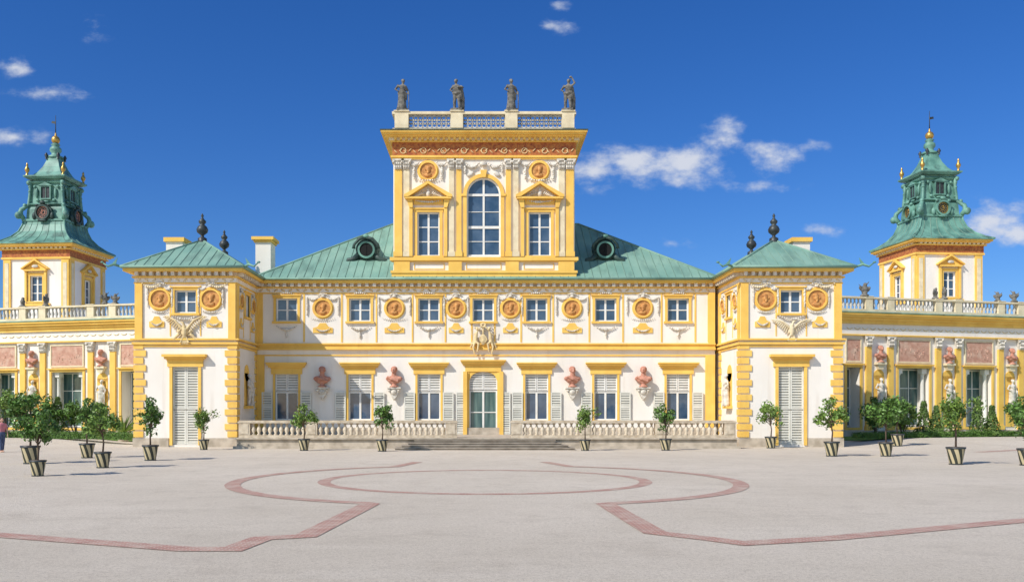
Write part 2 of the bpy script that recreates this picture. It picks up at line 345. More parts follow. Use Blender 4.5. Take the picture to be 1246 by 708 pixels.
def relief_eagle(mb,cx,cz,k=1,y=-.1,lift=.3,sh=False):
    mb.ell((cx,y-.03,cz),(.15*k,.14,.36*k)); mb.tube([(cx,y-.05,cz+.25*k),(cx-.05*k,y-.08,cz+.42*k),(cx-.1*k,y-.08,cz+.52*k)],[.1*k,.07*k,.065*k],7); mb.tube([(cx-.12*k,y-.1,cz+.53*k),(cx-.24*k,y-.1,cz+.47*k)],[.045*k,.012*k],6)
    for sg in (-1,1):
        A=(.12,.15); B=(.5,.25+lift*.7); E=(.95,.3+lift*1.1)
        mb.tube([(cx+sg*A[0]*k,y-.02,cz+A[1]*k),(cx+sg*B[0]*k,y-.04,cz+B[1]*k),(cx+sg*E[0]*k,y,cz+E[1]*k)],[.08*k,.065*k,.03*k],7)
        for j in range(11):
            t=j/10; bx=(A[0]+(E[0]-A[0])*t); bz=A[1]+(E[1]-A[1])*t+.06*math.sin(PI*t); a=.25+1.0*t; L=.46*(1-.45*t)
            mb.ell((cx+sg*(bx+math.sin(a)*L*.45)*k,y+.01,cz+(bz-cos(a)*L*.45)*k),(.034*k,.05,L*.55*k),(0,-sg*a,0),n=6,m=4)
        mb.tube([(cx+sg*.08*k,y-.03,cz-.25*k),(cx+sg*.2*k,y-.05,cz-.5*k)],[.055*k,.03*k],6); mb.ell((cx+sg*.22*k,y-.05,cz-.55*k),(.08*k,.06,.035*k))
        if sh: mb.tube([(cx+sg*.3*k,y,cz-.1*k),(cx+sg*.55*k,y,cz-.35*k),(cx+sg*.9*k,y,cz-.4*k)],[.09*k,.08*k,.04*k],6); mb.ell((cx+sg*.3*k,y-.03,cz+.02*k),(.09*k,.09,.1*k))
    for j in range(5): mb.ell((cx+(j-2)*.07*k,y,cz-.52*k),(.035*k,.05,.2*k),(0,-(j-2)*.2,0),n=6,m=4)
# ================================================================ PALACE
P=empty('palace',(0,0,0),0,'white and yellow baroque palace block with a tall central belvedere and green copper roof','palace')
UW=[349,438,522,588,653,737,825]
holes=[(FX(p)-.65,FX(p)+.65,FZ(391),FZ(363)) for p in UW]
for p in UW:
    if p==588: holes.append((FX(p)-.85,FX(p)+.85,.57,4.4))
    else: holes.append((FX(p)-.7,FX(p)+.7,1.45,4.25))
w=MB(); w.wall(-13.9,14.0,0,9.9,holes); w.quad((-13.9,14,0),(-13.9,0,0),(-13.9,0,9.9),(-13.9,14,9.9)); w.quad((14,0,0),(14,14,0),(14,14,9.9),(14,0,9.9)); w.quad((14,14,0),(-13.9,14,0),(-13.9,14,9.9),(14,14,9.9))
w.build('wall','wall',P)
for p in UW:
    window(P,I4,FX(p),FZ(391),FZ(363),1.3,2,2,sur=.15)
    if p==588: lowerwin(P,I4,FX(p),1.7,.6,4.4,3.3,True,True)
    else: lowerwin(P,I4,FX(p))
for p in (393,480,555,621,696,782):
    medallion(P,I4,FX(p),FZ(375),.6); 
    big=p not in (555,621)
    garl(P,I4,FX(p),FZ(375),.6,.95 if big else .72); apron(P,I4,FX(p),FZ(405),.6 if big else .45)
for p in UW:
    g=MB(); x=FX(p); g.swag(x-.65,x+.65,FZ(396),.26,-.08,.05,12); g.ell((x,-.09,FZ(401)),(.14,.09,.11)); g.drop(x,FZ(403),.45,-.07,.055)
    g.swag(x-.5,x+.5,FZ(359),-.12,-.1,.04,8); g.build('garland','stucco',P)
f=MB()
for p in (315,370,416,458,502,542,574,602,634,673,717,758,805,846,862):
    f.cbox(FX(p)-.05,FX(p)+.05,-.03,.03,6.2,9.1)
f.build('panel_strip','yellow',P)
cornice(P,I4,-13.9,14.0,[(6.03,6.12,.16),(5.82,6.03,.08),(5.72,5.82,.2),(5.35,5.43,.06)],name='string_course',sides=False)
f=MB()
f.cbox(-13.88,-13.4,-.1,.03,1.0,5.35); f.cbox(13.4,13.98,-.1,.03,1.0,5.35); f.cbox(-13.88,-13.5,-.1,.03,6.12,9.2); f.cbox(13.6,13.98,-.1,.03,6.12,9.2); f.build('corner_pilaster','yellow',P)
cornice(P,I4,-13.9,14.0,[(9.12,9.2,.05),(9.45,9.54,.12),(9.72,9.9,.42)],sides=False)
cornice(P,I4,-13.9,14.0,[(9.2,9.45,.03)],'wall','frieze',sides=False)
dentils(P,I4,-13.7,13.9,9.54,9.72,.36,.45,.2)
g=MB()
for k in range(62): 
    x=-13.6+k*.445; g.ell((x,-.05,9.33),(.14,.05,.055),(0,.5*(1 if k%2 else -1),0),n=6,m=4)
g.build('frieze_ornament','creamgold',P)
b=MB(); b.box(-13.9,14.0,-.1,.03,0,1.0); b.build('plinth','stone',P)
g=MB(); relief_arms(g,FX(588),FZ(413),1.0,-.2,1.2); g.build('coat_of_arms','creamgold',P,.028)
f=MB(); 
for sg in (-1,1): f.cbox(-.1+sg*1.1-.12,-.1+sg*1.1+.12,-.18,.03,.57,4.4)
f.build('door_pilaster','yellow',P)
# roof
r=MB(); E=.5; rx0,rx1,ry0,ry1=-13.9-.3,14+.3,-E,14+E; z0=9.98; zr=14.8
A=(rx0,ry0,z0);B=(rx1,ry0,z0);Cc=(rx1,ry1,z0);D=(rx0,ry1,z0);U=(-6.3,7,zr);V=(6.4,7,zr)
r.roof([A,B,V,U]); r.roof([B,Cc,V]); r.roof([Cc,D,U,V]); r.roof([D,A,U])
for a,c in ((A,U),(D,U),(B,V),(Cc,V),(U,V)): r.tube([a,c],.08,6)
r.build('roof','copper',P,0,'seam')
g=MB(); g.box(rx0,rx1,-.56,14.5,9.9,9.975); g.tube([(rx0,-.56,9.97),(rx1,-.56,9.97)],.07,8); g.build('gutter','copper',P)
for px in (447,735):
    x=(px-590)/1100*57.2; zc=12.1
    d=MB(); d.tube([(x,1.7,zc+.02),(x,4.6,zc+.2)],[.66,.72],20); d.box(x-.66,x+.66,1.9,4.2,zc-1.0,zc)
    for sg in (1,-1):
        d.tube([(x+sg*.5,1.9,zc-.3),(x+sg*.85,1.8,zc-.6),(x+sg*1.15,1.8,zc-.62),(x+sg*1.2,1.8,zc-.84)],[.22,.17,.15,.13],7)
        d.tube([(x,1.5,zc+.76),(x+sg*.42,1.5,zc+.64),(x+sg*.75,1.55,zc+.3),(x+sg*.78,1.6,zc+.06)],[.11,.1,.08,.12],7)
    do=d.build('round_dormer','copper_dark',P)
    d=MB(); d.band(x,zc,.42,.54,1.58,1.72); d.box(x-.8,x+.8,1.6,1.95,zc-.95,zc-.82); d.ell((x,1.45,zc+.82),(.2,.1,.12)); d.build('dormer_ring','copper_tower',do)
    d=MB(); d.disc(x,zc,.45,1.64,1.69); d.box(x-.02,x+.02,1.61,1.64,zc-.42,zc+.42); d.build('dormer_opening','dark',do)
ch=MB(); x=-14.6; ch.box(x-.5,x+.5,4.5,5.8,9,13.1); co=ch.build('chimney','wall',P)
ch=MB(); ch.box(x-.6,x+.6,4.4,5.9,13.1,13.25); ch.box(x-.72,x+.72,4.28,6.02,13.25,13.45); ch.box(x-.5,x+.5,4.6,5.7,13.45,13.5); ch.build('chimney_cap','yellow',co)
# ---------------- belvedere
T=Matrix.Translation((-.05,-.15,0))
hx=lambda px:(px-589)/20
BH=[(hx(568),hx(609),11.4,16.15),(hx(508),hx(535),11.4,14.05),(hx(643),hx(670),11.4,14.05)]
HW=5.5; ZT=17.25
w=MB(T); w.wall(-HW,HW,9.95,ZT,BH)
acx=(BH[0][0]+BH[0][1])/2; ar=(BH[0][1]-BH[0][0])/2; asp=16.15-ar
n=16
for k in range(n):
    a0,a1=PI*k/n,PI*(k+1)/n
    def pr(a):
        c,s_=cos(a),sin(a); m_=max(abs(c),s_); return (acx+ar*c/m_,asp+ar*s_/m_)
    p0=(acx+ar*cos(a0),asp+ar*sin(a0)); p1=(acx+ar*cos(a1),asp+ar*sin(a1)); q0=pr(a0);q1=pr(a1)
    w.quad((p0[0],0.002,p0[1]),(q0[0],0.002,q0[1]),(q1[0],0.002,q1[1]),(p1[0],0.002,p1[1]))
    w.quad((p0[0],0.002,p0[1]),(p1[0],0.002,p1[1]),(p1[0],.28,p1[1]),(p0[0],.28,p0[1]))
w.quad((-HW,11,9.95),(-HW,0,9.95),(-HW,0,ZT),(-HW,11,ZT)); w.quad((HW,0,9.95),(HW,11,9.95),(HW,11,ZT),(HW,0,ZT)); w.quad((HW,11,9.95),(-HW,11,9.95),(-HW,11,ZT),(HW,11,ZT))
w.build('belvedere_wall','wall',P)
f=MB(T); a,b=BH[0][0],BH[0][1]; 
f.band(acx,asp,ar-.09,ar,.14,.22,0,PI,20); f.box(a,a+.09,.14,.22,11.4,asp); f.box(b-.09,b,.14,.22,11.4,asp); f.box(a+.09,b-.09,.14,.22,11.4,11.5)
f.box(acx-.06,acx+.06,.145,.215,11.5,16.1); f.box(a+.09,b-.09,.138,.224,13.08,13.24); f.box(a+.09,b-.09,.138,.224,asp-.07,asp+.07)
for z in (12.3,14.1): f.box(a+.09,b-.09,.15,.2,z-.02,z+.02)
wo=f.build('arched_window','white',P)
g=MB(T); g.box(a,b,.19,.2,11.4,16.15); g.build('pane','glass',wo)
f=MB(T); f.band(acx,asp,ar,ar+.22,-.1,.05,0,PI,20); f.box(a-.22,a,-.1,.05,11.35,asp); f.box(b,b+.22,-.1,.05,11.35,asp)
f.box(a-.32,a+.0,-.16,.05,asp-.12,asp+.01); f.box(b,b+.32,-.16,.05,asp-.12,asp+.01); f.prism([(acx-.12,asp+ar-.02),(acx+.12,asp+ar-.02),(acx+.2,asp+ar+.42),(acx-.2,asp+ar+.42)],-.2,.04); f.build('arch_surround','yellow',P)
for hb in BH[1:]:
    cx=(hb[0]+hb[1])/2; window(P,T,cx,11.4,14.05,hb[1]-hb[0],2,3,sur=.17)
    f=MB(T); f.box(cx-.9,cx+.9,-.13,.04,14.5,14.8)
    for sg in (-1,1):
        f.box(cx+sg*1.05-.1,cx+sg*1.05+.1,-.2,.04,11.35,14.3); f.prism([(cx+sg*1.15,14.3),(cx+sg*.94,14.3),(cx+sg*.94,14.8),(cx+sg*1.3,14.8)][::sg],-.26,.04)
    f.box(cx-1.4,cx+1.4,-.42,.04,14.8,14.91)
    for sg in (-1,1):
        f.prism([(cx+sg*1.45,14.91),(cx+sg*1.45,15.03),(cx,15.85),(cx,15.69),(cx+sg*1.18,14.91)],-.45,.04)
    f.build('pediment','yellow',P)
    f=MB(T); f.ell((cx,-.16,15.15),(.16,.12,.22)); f.ell((cx,-.2,15.4),(.08,.08,.09))
    for sg in (-1,1):
        for j in range(6): f.ell((cx+sg*(.28+.1*j),-.14,15.2-.045*j),(.15,.06,.045),(0,-sg*(.9-.2*j),0),n=6,m=4)
    f.swag(cx-.8,cx+.8,14.74,.1,-.17,.05,13); f.build('pediment_relief','stucco',P)
for px0,px1,pm in ((480,490,'yellow'),(491,499,'cream'),(546,553,'cream'),(555,562,'yellow'),(615,622,'yellow'),(624,631,'cream'),(679,687,'cream'),(688,698,'yellow')):
    pilaster(P,T,hx(px0)+.02,hx(px1)-.02,11.35,ZT-.02,.62,mt=pm)
for px in (521,656):
    medallion(P,T,hx(px),FZ(209),.6)
    g=MB(T); x=hx(px)
    g.swag(x-1.15,x-.5,17.1,.22,-.1,.065,8); g.swag(x+.5,x+1.15,17.1,.22,-.1,.065,8); g.drop(x-.85,16.9,.95,-.1,.075); g.drop(x+.85,16.9,.95,-.1,.075); g.swag(x-.8,x+.8,16.1,.15,-.08,.05,11); g.build('garland','stucco',P)
g=MB(T)
for sg in (-1,1): g.swag(acx+sg*.25,acx+sg*1.15,17.05,.3,-.1,.07,9); g.ell((acx+sg*.8,-.07,16.35),(.26,.06,.13),(0,sg*.6,0)); g.drop(acx+sg*1.12,17.0,.7,-.1,.07)
g.ell((acx,-.14,16.95),(.22,.12,.16)); g.build('garland','stucco',P)
cornice(P,T,-HW,HW,[(11.1,11.3,.2),(11.03,11.1,.12),(10.35,10.5,.16),(9.98,10.35,.1)],name='belvedere_base')
f=MB(T)
for px0,px1 in ((480,499),(546,562),(615,631),(679,698)): f.cbox(hx(px0),hx(px1),-.16,.03,10.5,11.03)
f.build('belvedere_pedestal','yellow',P)
for px0,px1 in ((502,543),(565,612),(635,676)): f=MB(T); frame(f,hx(px0)+.1,hx(px1)-.1,10.58,10.97,.05,-.03,.02); f.build('panel_frame','yellow',P)
c=MB(T)
def wrap(mb,o,z0,z1): mb.box(-HW-o,HW+o,-o,11+o,z0,z1)
wrap(c,.10,17.25,17.34); wrap(c,.15,17.34,17.46); wrap(c,.2,18.26,18.34); wrap(c,.46,18.5,18.6); wrap(c,.6,18.6,18.72); wrap(c,.70,18.72,18.82)
c.build('entablature','yellow',P)
c=MB(T); wrap(c,.06,17.46,18.26); c.build('frieze','frieze',P)
c=MB(T); wrap(c,.26,18.34,18.5); c.build('entablature_ornament','cream',P)
c=MB(T); wrap(c,.74,18.82,18.88); c.box(-HW+.1,HW-.1,.1,10.9,18.88,19.0); c.build('belvedere_roof','copper_dark',P)
g=MB(T)
for k in range(38):
    x=-HW+.15+k*(2*HW-.3)/37; g.ell((x,-.08,17.75+(.05 if k%2 else -.05)),(.03,.04,.14),(0,.8*(1 if k%2 else -1),0),n=6,m=4)
for k in range(9):
    x=-HW+.6+k*(2*HW-1.2)/8; g.band(x,17.76,.15,.19,-.1,-.05,n=10)
g.build('frieze_ornament','creamgold',P)
dentils(P,T,-HW,HW,18.34,18.5,.42,.32,.14,'yellow','belvedere_modillion')
bal=MB(T)
bal.box(-HW-.05,HW+.05,-.05,.35,18.98,19.14); bal.box(-HW-.08,HW+.08,-.08,.38,19.98,20.14)
for sx in (-1,1): 
    xx=sx*(HW-.15); bal.box(xx-.2,xx+.2,.35,10.95,18.98,19.12); bal.box(xx-.22,xx+.22,.38,10.9,19.98,20.14)
bal.box(-HW-.05,HW+.05,10.65,11,18.98,20.1)
PED=[(481,497),(549,563),(615,629),(684,698)]
bo=bal.build('balustrade','cream',P)
for a_,b_ in PED:
    q=MB(T); q.box(hx(a_)-.02,hx(b_)+.02,-.1,.42,19.14,19.98); q.box(hx(a_)-.07,hx(b_)+.07,-.15,.46,20.14,20.2); q.build('pedestal','cream',bo)
for (a0,a1),(b0,b1) in zip(PED,PED[1:]):
    x0,x1=hx(a1)+.02,hx(b0)-.02; q=MB(T); n=int((x1-x0)/.27); st=(x1-x0)/n
    for zc in (19.35,19.56,19.77):
        for k in range(n): q.band(x0+st*(k+.5),zc,.105,.165,.1,.18,n=10)
    q.box(x0,x1,.09,.2,19.14,19.19); q.box(x0,x1,.09,.2,19.93,19.98); q.build('lattice_panel','greylight',bo)
for sx in (-1,1):
    xx=sx*(HW-.15); q=MB(T)
    for k in range(22):
        q.cut(); q.lathe(xx,.8+k*.46,[(.1,0),(.06,.15),(.13,.35),(.06,.7),(.1,.86)],8,19.12)
    q.build('side_baluster','greylight',bo)
# ================================================================ STATUES
def statue_mesh(v):
    m=MB(); lean=(.05,-.04,.0,.03)[v]
    if v in (0,2):
        m.lathe(0,0,[(.26,.02),(.27,.12),(.22,.5),(.21,.85),(.24,.98),(.18,1.15)],12,sq=.8)
        for k in range(6): a=-PI*.1-k*.5; m.tube([(.22*cos(a),.18*sin(a),.04),(.17*cos(a+.2),.14*sin(a+.2),.9)],[.05,.03],5)
    else:
        m.tube([(-.14,.02,.0),(-.13,-.03,.5),(-.1,0,.98)],[.075,.09,.13],8); m.tube([(.17,-.06,.0),(.13,-.12,.52),(.09,0,.98)],[.075,.09,.13],8)
        m.ell((-.14,-.08,.04),(.06,.13,.05)); m.ell((.17,-.16,.04),(.06,.13,.05))
        m.tube([(.24,.16,.0),(.26,.18,.7),(.2,.15,1.4)],[.16,.15,.1],8); m.tube([(-.22,-.05,1.0),(0,-.16,.92),(.24,-.05,1.05)],[.08,.09,.08],6)
        m.ell((0,0,1.0),(.2,.15,.14))
    m.ell((lean,0,1.2),(.19,.13,.2)); m.ell((lean,-.01,1.38),(.235,.14,.15)); m.tube([(lean,0,1.4),(lean*1.2,-.01,1.62)],[.085,.065],8)
    m.ell((lean*1.4,-.02,1.72),(.1,.12,.14)); m.ell((lean*1.4,.03,1.78),(.115,.11,.1)); m.ell((lean*1.4,-.14,1.71),(.02,.03,.03))
    m.tube([(-.2,.0,1.42),(-.36,.0,1.2),(-.22,-.16,1.05)],[.075,.06,.045],7)
    if v in (3,): m.tube([(.2,0,1.42),(.38,-.03,1.58),(.22,-.06,1.9)],[.075,.06,.045],7); m.ell((.16,-.06,1.94),(.09,.09,.06))
    elif v==1: m.tube([(.2,0,1.42),(.36,-.05,1.3),(.1,-.2,1.32)],[.075,.06,.045],7)
    else: m.tube([(.2,0,1.42),(.34,.03,1.15),(.36,-.12,.92)],[.075,.06,.045],7); m.tube([(.36,-.12,.0),(.36,-.12,1.1)],.03,6)
    m.tube([(-.24,.02,1.5),(0,-.14,1.25),(.22,-.06,.95),(.26,0,.6)],[.05,.07,.07,.04],6)
    return m
SL=['weathered grey robed statue at the left end of the belvedere balustrade','grey half draped statue with arm across chest, second from left on the belvedere','grey robed statue with hand lowered, second from right on the belvedere','grey statue with one arm raised, at the right end of the belvedere']
for i,((a_,b_),l) in enumerate(zip(PED,SL)):
    o=empty('statue',((a_+b_)/2/20-589/20-.05,.0,20.2),(.2,-.15,.3,-.2)[i],l,'statue','grey statues on the belvedere balustrade')
    p=MB(); p.box(-.34,.34,-.28,.28,0,.14); p.build('statue_base','greystone',o)
    s_=statue_mesh(i); b=s_.build('figure','greystone',o,.032); b.location=(0,0,.12); b.scale=(1.12,1.12,1)
# ================================================================ BUSTS
def bust_mesh(k=1):
    m=MB(Matrix.Diagonal((k*1.12,k,k*.92,1)))
    m.lathe(0,0,[(.22,0),(.22,.06),(.12,.1),(.1,.2),(.16,.26)],12)
    m.ell((0,0,.44),(.36,.2,.26)); m.ell((-.28,.02,.5),(.15,.15,.14)); m.ell((.28,.02,.5),(.15,.15,.14)); m.tube([(0,0,.6),(0,-.02,.86)],[.14,.105],10)
    m.ell((0,-.03,1.0),(.15,.18,.2)); m.ell((0,.03,1.07),(.175,.18,.17)); m.ell((0,-.21,.99),(.03,.05,.05)); m.ell((0,-.17,.9),(.08,.07,.06))
    m.tube([(-.3,-.12,.62),(-.05,-.22,.45),(.25,-.15,.32)],[.06,.07,.05],6); m.ell((-.14,0,.98),(.03,.05,.06)); m.ell((.14,0,.98),(.03,.05,.06))
    return m
def console_mesh():
    m=MB(); m.box(-.42,.42,-.42,.02,-.1,0); m.prism([(-.34,-.1),(.34,-.1),(.26,-.35),(.12,-.62),(0,-.72),(-.12,-.62),(-.26,-.35)],-.3,.02); m.ell((0,-.3,-.3),(.2,.12,.18)); 
    for sg in (-1,1): m.ell((sg*.28,-.3,-.2),(.1,.1,.1))
    m.ell((0,-.2,-.68),(.1,.1,.12)); return m
BL=['terracotta bust on a wall bracket, leftmost on the shaded end of the facade','terracotta bust on a wall bracket, second from left on the main facade','terracotta bust on a wall bracket, first to the right of the central door','terracotta bust on a wall bracket, rightmost on the main facade']
for i,px in enumerate((393,480,696,782)):
    o=empty('bust',(FX(px),-.02,3.45),0,BL[i],'bust','terracotta busts on the main facade')
    b=bust_mesh(1.12).build('bust_figure','terra',o,.028); b.location=(0,-.25,0); b.rotation_euler=(0,0,(.3,-.2,.25,-.3)[i])
    console_mesh().build('wall_bracket','stucco',o)
# ================================================================ PAVILIONS
def pavilion(cx,side,label):
    o=empty('corner_pavilion',(cx,-4.5,0),0,label,'pavilion')
    X=Matrix.Diagonal((-1,1,1,1)) if side>0 else I4
    H=2.82; D=10.5
    pz=lambda py:2+(500-py)/21.78
    S=X@Matrix.Translation((H,0,0))@Matrix.Rotation(R(90),4,'Z')
    w=MB(X); door=(-.72,.72,.12,pz(446)); uw=(-.6,.6,pz(381),pz(353))
    w.wall(-H,H,0,9.9,[door,uw])
    w.M=S; sw=(1.85,2.75,pz(381),pz(353)); w.wall(0,4.5,0,9.9,[sw]); w.M=X
    w.quad((H,4.5,0),(H,D,0),(H,D,9.9),(H,4.5,9.9)); w.quad((-H,D,0),(-H,0,0),(-H,0,9.9),(-H,D,9.9)); w.quad((H,D,0),(-H,D,0),(-H,D,9.9),(H,D,9.9))
    w.build('wall','wall',o)
    window(o,X,0,uw[2],uw[3],1.2,2,2,sur=.14); window(o,S,2.3,sw[2],sw[3],.9,2,2,sur=.14)
    for sg in (-1,1):
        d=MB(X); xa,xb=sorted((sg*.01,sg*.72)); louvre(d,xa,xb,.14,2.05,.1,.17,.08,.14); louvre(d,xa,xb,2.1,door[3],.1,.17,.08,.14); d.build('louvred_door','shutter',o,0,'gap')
    f=MB(X); zt=door[3]; f.box(-.88,-.72,-.08,.04,.1,zt); f.box(.72,.88,-.08,.04,.1,zt); f.box(-1.0,1.0,-.1,.04,zt,zt+.36); f.box(-1.12,1.12,-.25,.04,zt+.42,zt+.54); f.box(-1.02,1.02,-.13,.04,zt+.36,zt+.42); f.box(-1.22,1.22,-.38,.04,zt+.54,zt+.68); f.build('door_surround','yellow',o)
    for sg in (-1,1):
        medallion(o,X,sg*1.42,pz(364),.62); garl(o,X,sg*1.42,pz(364),.62,.68); apron(o,X,sg*1.6,pz(398),.42)
    medallion(o,S,.95,pz(364),.45); medallion(o,S,3.55,pz(364),.45); apron(o,S,.98,pz(398),.36); apron(o,S,3.55,pz(398),.36); garl(o,S,3.55,pz(364),.45,.5); garl(o,S,.95,pz(364),.45,.5)
    g=MB(X)
    if side<0: relief_eagle(g,0,pz(404),1.05,-.14,.5,True)
    else: relief_eagle(g,0,pz(402),.98,-.12,.32)
    g.build('sculpted_relief','creamgold' if side<0 else 'cream',o,.026)
    g=MB(X); g.swag(-.7,.7,pz(384),.2,-.1,.05,11); g.build('garland','stucco',o)
    g=MB(X)
    for a,b in ((-H+.01,-H+.42),(H-.42,H-.01)): g.cbox(a,b,-.1,.03,6.05,9.1)
    g.M=S
    for a,b in ((.01,.34),(4.12,4.48)): g.cbox(a,b,-.1,.03,6.05,9.1)
    g.build('upper_pilaster','yellow',o)
    g=MB(X)
    for a in (-.88,.81): g.cbox(a,a+.06,-.03,.03,6.2,9.0)
    g.M=S
    for a in (1.5,2.95): g.cbox(a,a+.06,-.03,.03,6.2,9.0)
    g.build('panel_strip','yellow',o)
    q=MB(X); z=.55; k=0
    while z<5.5:
        L=.62 if k%2 else .47
        q.cbox(H-L,H+.07,-.07,.25+L*.5,z,z+.33); q.cbox(-H-.07,-H+L,-.07,.5,z,z+.33); q.M=S; q.cbox(4.5-L*.8,4.5-.001,-.07,.02,z,z+.33); q.M=X
        z+=.41; k+=1
    q.build('quoin','yellow',o)
    for nm,mt,ts in (('string_course','yellow',[(5.58,5.68,.06),(5.72,5.84,.14),(5.95,6.05,.2)]),('cornice','yellow',[(9.1,9.18,.06),(9.42,9.52,.14),(9.74,9.9,.5)]),('frieze','wall',[(9.18,9.42,.03)]),('plinth','stone',[(0,.5,.1)])):
        m=MB(X)
        for z0,z1,t in ts: m.box(-H-t,H+t,-t,D,z0,z1) if nm!='plinth' else (m.cbox(-H-t,-.92,-t,.03,z0,z1),m.cbox(.92,H+t,-t,4.4,z0,z1),m.cbox(-H-t,-H,.03,D,z0,z1))
        m.build(nm,mt,o)
    dentils(o,X,-H,H,9.53,9.74,.38,.38,.18); dentils(o,S,0,4.1,9.53,9.74,.38,.38,.18)
    g=MB(X); g.swag(-H+.4,-1.3,9.15,.25,-.14,.05,10); g.swag(1.3,H-.4,9.15,.25,-.14,.05,10)
    for k in range(13): g.ell((-2.6+k*.433,-.05,9.3),(.13,.05,.055),(0,.5*(1 if k%2 else -1),0),n=6,m=4)
    g.build('frieze_ornament','cream',o)
    n_=MB(S); n_.disc(2.2,4.2,.5,-.03,.02); n_.box(1.7,2.7,-.03,.02,2.3,4.2); n_.box(1.6,2.8,-.28,.02,2.15,2.3); n_.build('niche','yellow',o)
    n_=MB(S@Matrix.Translation((2.2,-.2,2.3))); mm=statue_mesh(1 if side<0 else 0); n_.add(mm.v,mm.f,True); n_.build('niche_figure','stucco',o,.04)
    r=MB(X); e=.6; z0=9.99; zr=12.1
    A=(-H-e,-e,z0);B=(H+e,-e,z0);C_=(H+e,D,z0);D_=(-H-e,D,z0);U=(0,3,zr);V=(0,7.5,zr)
    r.roof([A,B,U]); r.roof([B,C_,V,U]); r.roof([C_,D_,V]); r.roof([D_,A,U,V])
    for a,c in ((A,U),(B,U),(U,V),(C_,V),(D_,V)): r.tube([a,c],.07,6)
    r.build('roof','copper',o,0,'seam')
    g=MB(X); g.box(-H-e,H+e,-e,D,9.9,9.985); g.tube([(-H-e,-e-.02,9.98),(H+e,-e-.02,9.98)],.07); g.tube([(H+e,-e,9.98),(H+e,4.0,9.98)],.07); g.build('gutter','copper',o)
    for (x,y,k) in ((0,3,1.0),(0,7.5,.95)):
        u=MB(X); u.lathe(x,y,[(a*k,b*k) for a,b in [(.26,-.15),(.26,.1),(.1,.2),(.09,.28),(.3,.45),(.34,.62),(.26,.8),(.12,.92),(.2,1.02),(.22,1.12),(.1,1.25),(.05,1.35),(.09,1.43),(.02,1.58)]],12,zr); u.build('urn_finial','black',o)
    for sx in (-1,1):
        u=MB(X); x0=sx*(H+e)
        u.tube([(x0-sx*.1,-e+.1,9.95),(x0+sx*.3,-e-.1,10.08),(x0+sx*.6,-e-.2,9.95),(x0+sx*.82,-e-.25,10.12)],[.06,.08,.06,.035],7); u.ell((x0+sx*.88,-e-.25,10.17),(.1,.06,.06)); u.prism([(x0+sx*.2,10.05),(x0+sx*.45,10.05),(x0+sx*.1,10.45)],-e-.1,-e-.07)
        u.build('dragon_waterspout','copper_tower',o)
    c=MB(X); c.box(-2.5,-1.5,4.0,5.2,10.2,12.2); co=c.build('chimney','wall',o); c=MB(X); c.box(-2.62,-1.38,3.88,5.32,12.2,12.45); c.build('chimney_cap','yellow',co)
    return o
pavilion(-16.72,-1,'corner pavilion at the left, with golden winged relief over its louvred door')
pavilion(17.1,1,'corner pavilion at the right, with cream spread eagle relief over its louvred door')
# ================================================================ TERRACE, STEPS, BALUSTRADES
t=MB(); t.box(-13.25,13.45,-6.75,-.12,0,.5); t.box(-13.35,13.55,-6.87,-.12,.5,.58); t.box(-13.4,13.6,-6.95,-6.75,0,.14)
tag(t.build('terrace','stone'),None,None,None,'structure')
st=empty('entrance_steps',(0,-6.9,0),0,'wide low stone steps leading up to the terrace before the central door','steps')
for k in range(4):
    q=MB(); w_=4.6-k*.3; q.box(-w_,w_,-1.75+k*.42,-.08,.002+(k)*.115,.03+(k)*.115+.055); q.box(-w_-.04,w_+.04,-1.80+k*.42,-.08,k*.115+.085,(k+1)*.115); q.build('step','steps',st)
for x0,x1,l in ((-13.15,-1.5,'stone balustrade with urn shaped balusters on the terrace left of the steps'),(1.4,13.4,'stone balustrade with urn shaped balusters on the terrace right of the steps')):
    o=empty('balustrade',((x0+x1)/2,-6.55,.58),0,l,'balustrade','terrace balustrades'); h=(x1-x0)/2
    m=MB(); m.box(-h,h,-.17,.17,0,.14); m.build('base','stonelight',o); m=MB(); m.box(-h-.05,h+.05,-.2,.2,.78,.86); m.box(-h,h,-.15,.15,.86,.92); m.build('rail','stonelight',o)
    pc=[-h+.3,-h/3,h/3,h-.3]
    for p_ in pc:
        m=MB(); m.box(p_-.3,p_+.3,-.18,.18,.14,.78); m.box(p_-.22,p_+.22,-.2,-.17,.2,.72); m.build('pedestal','stonelight',o)
    first=None
    for a,b in zip(pc,pc[1:]):
        n=10
        for k in range(n):
            x=a+.3+(b-a-.6)*(k+.5)/n
            if first is None:
                m=MB(); m.lathe(0,0,[(.1,0),(.1,.05),(.055,.09),(.125,.24),(.115,.33),(.05,.5),(.05,.56),(.09,.6),(.09,.64)],10); first=m.build('baluster','stonelight',o); first.location=(x,0,.14)
            else:
                c=first.copy(); C.objects.link(c); c.parent=o; c.location=(x,0,.14)
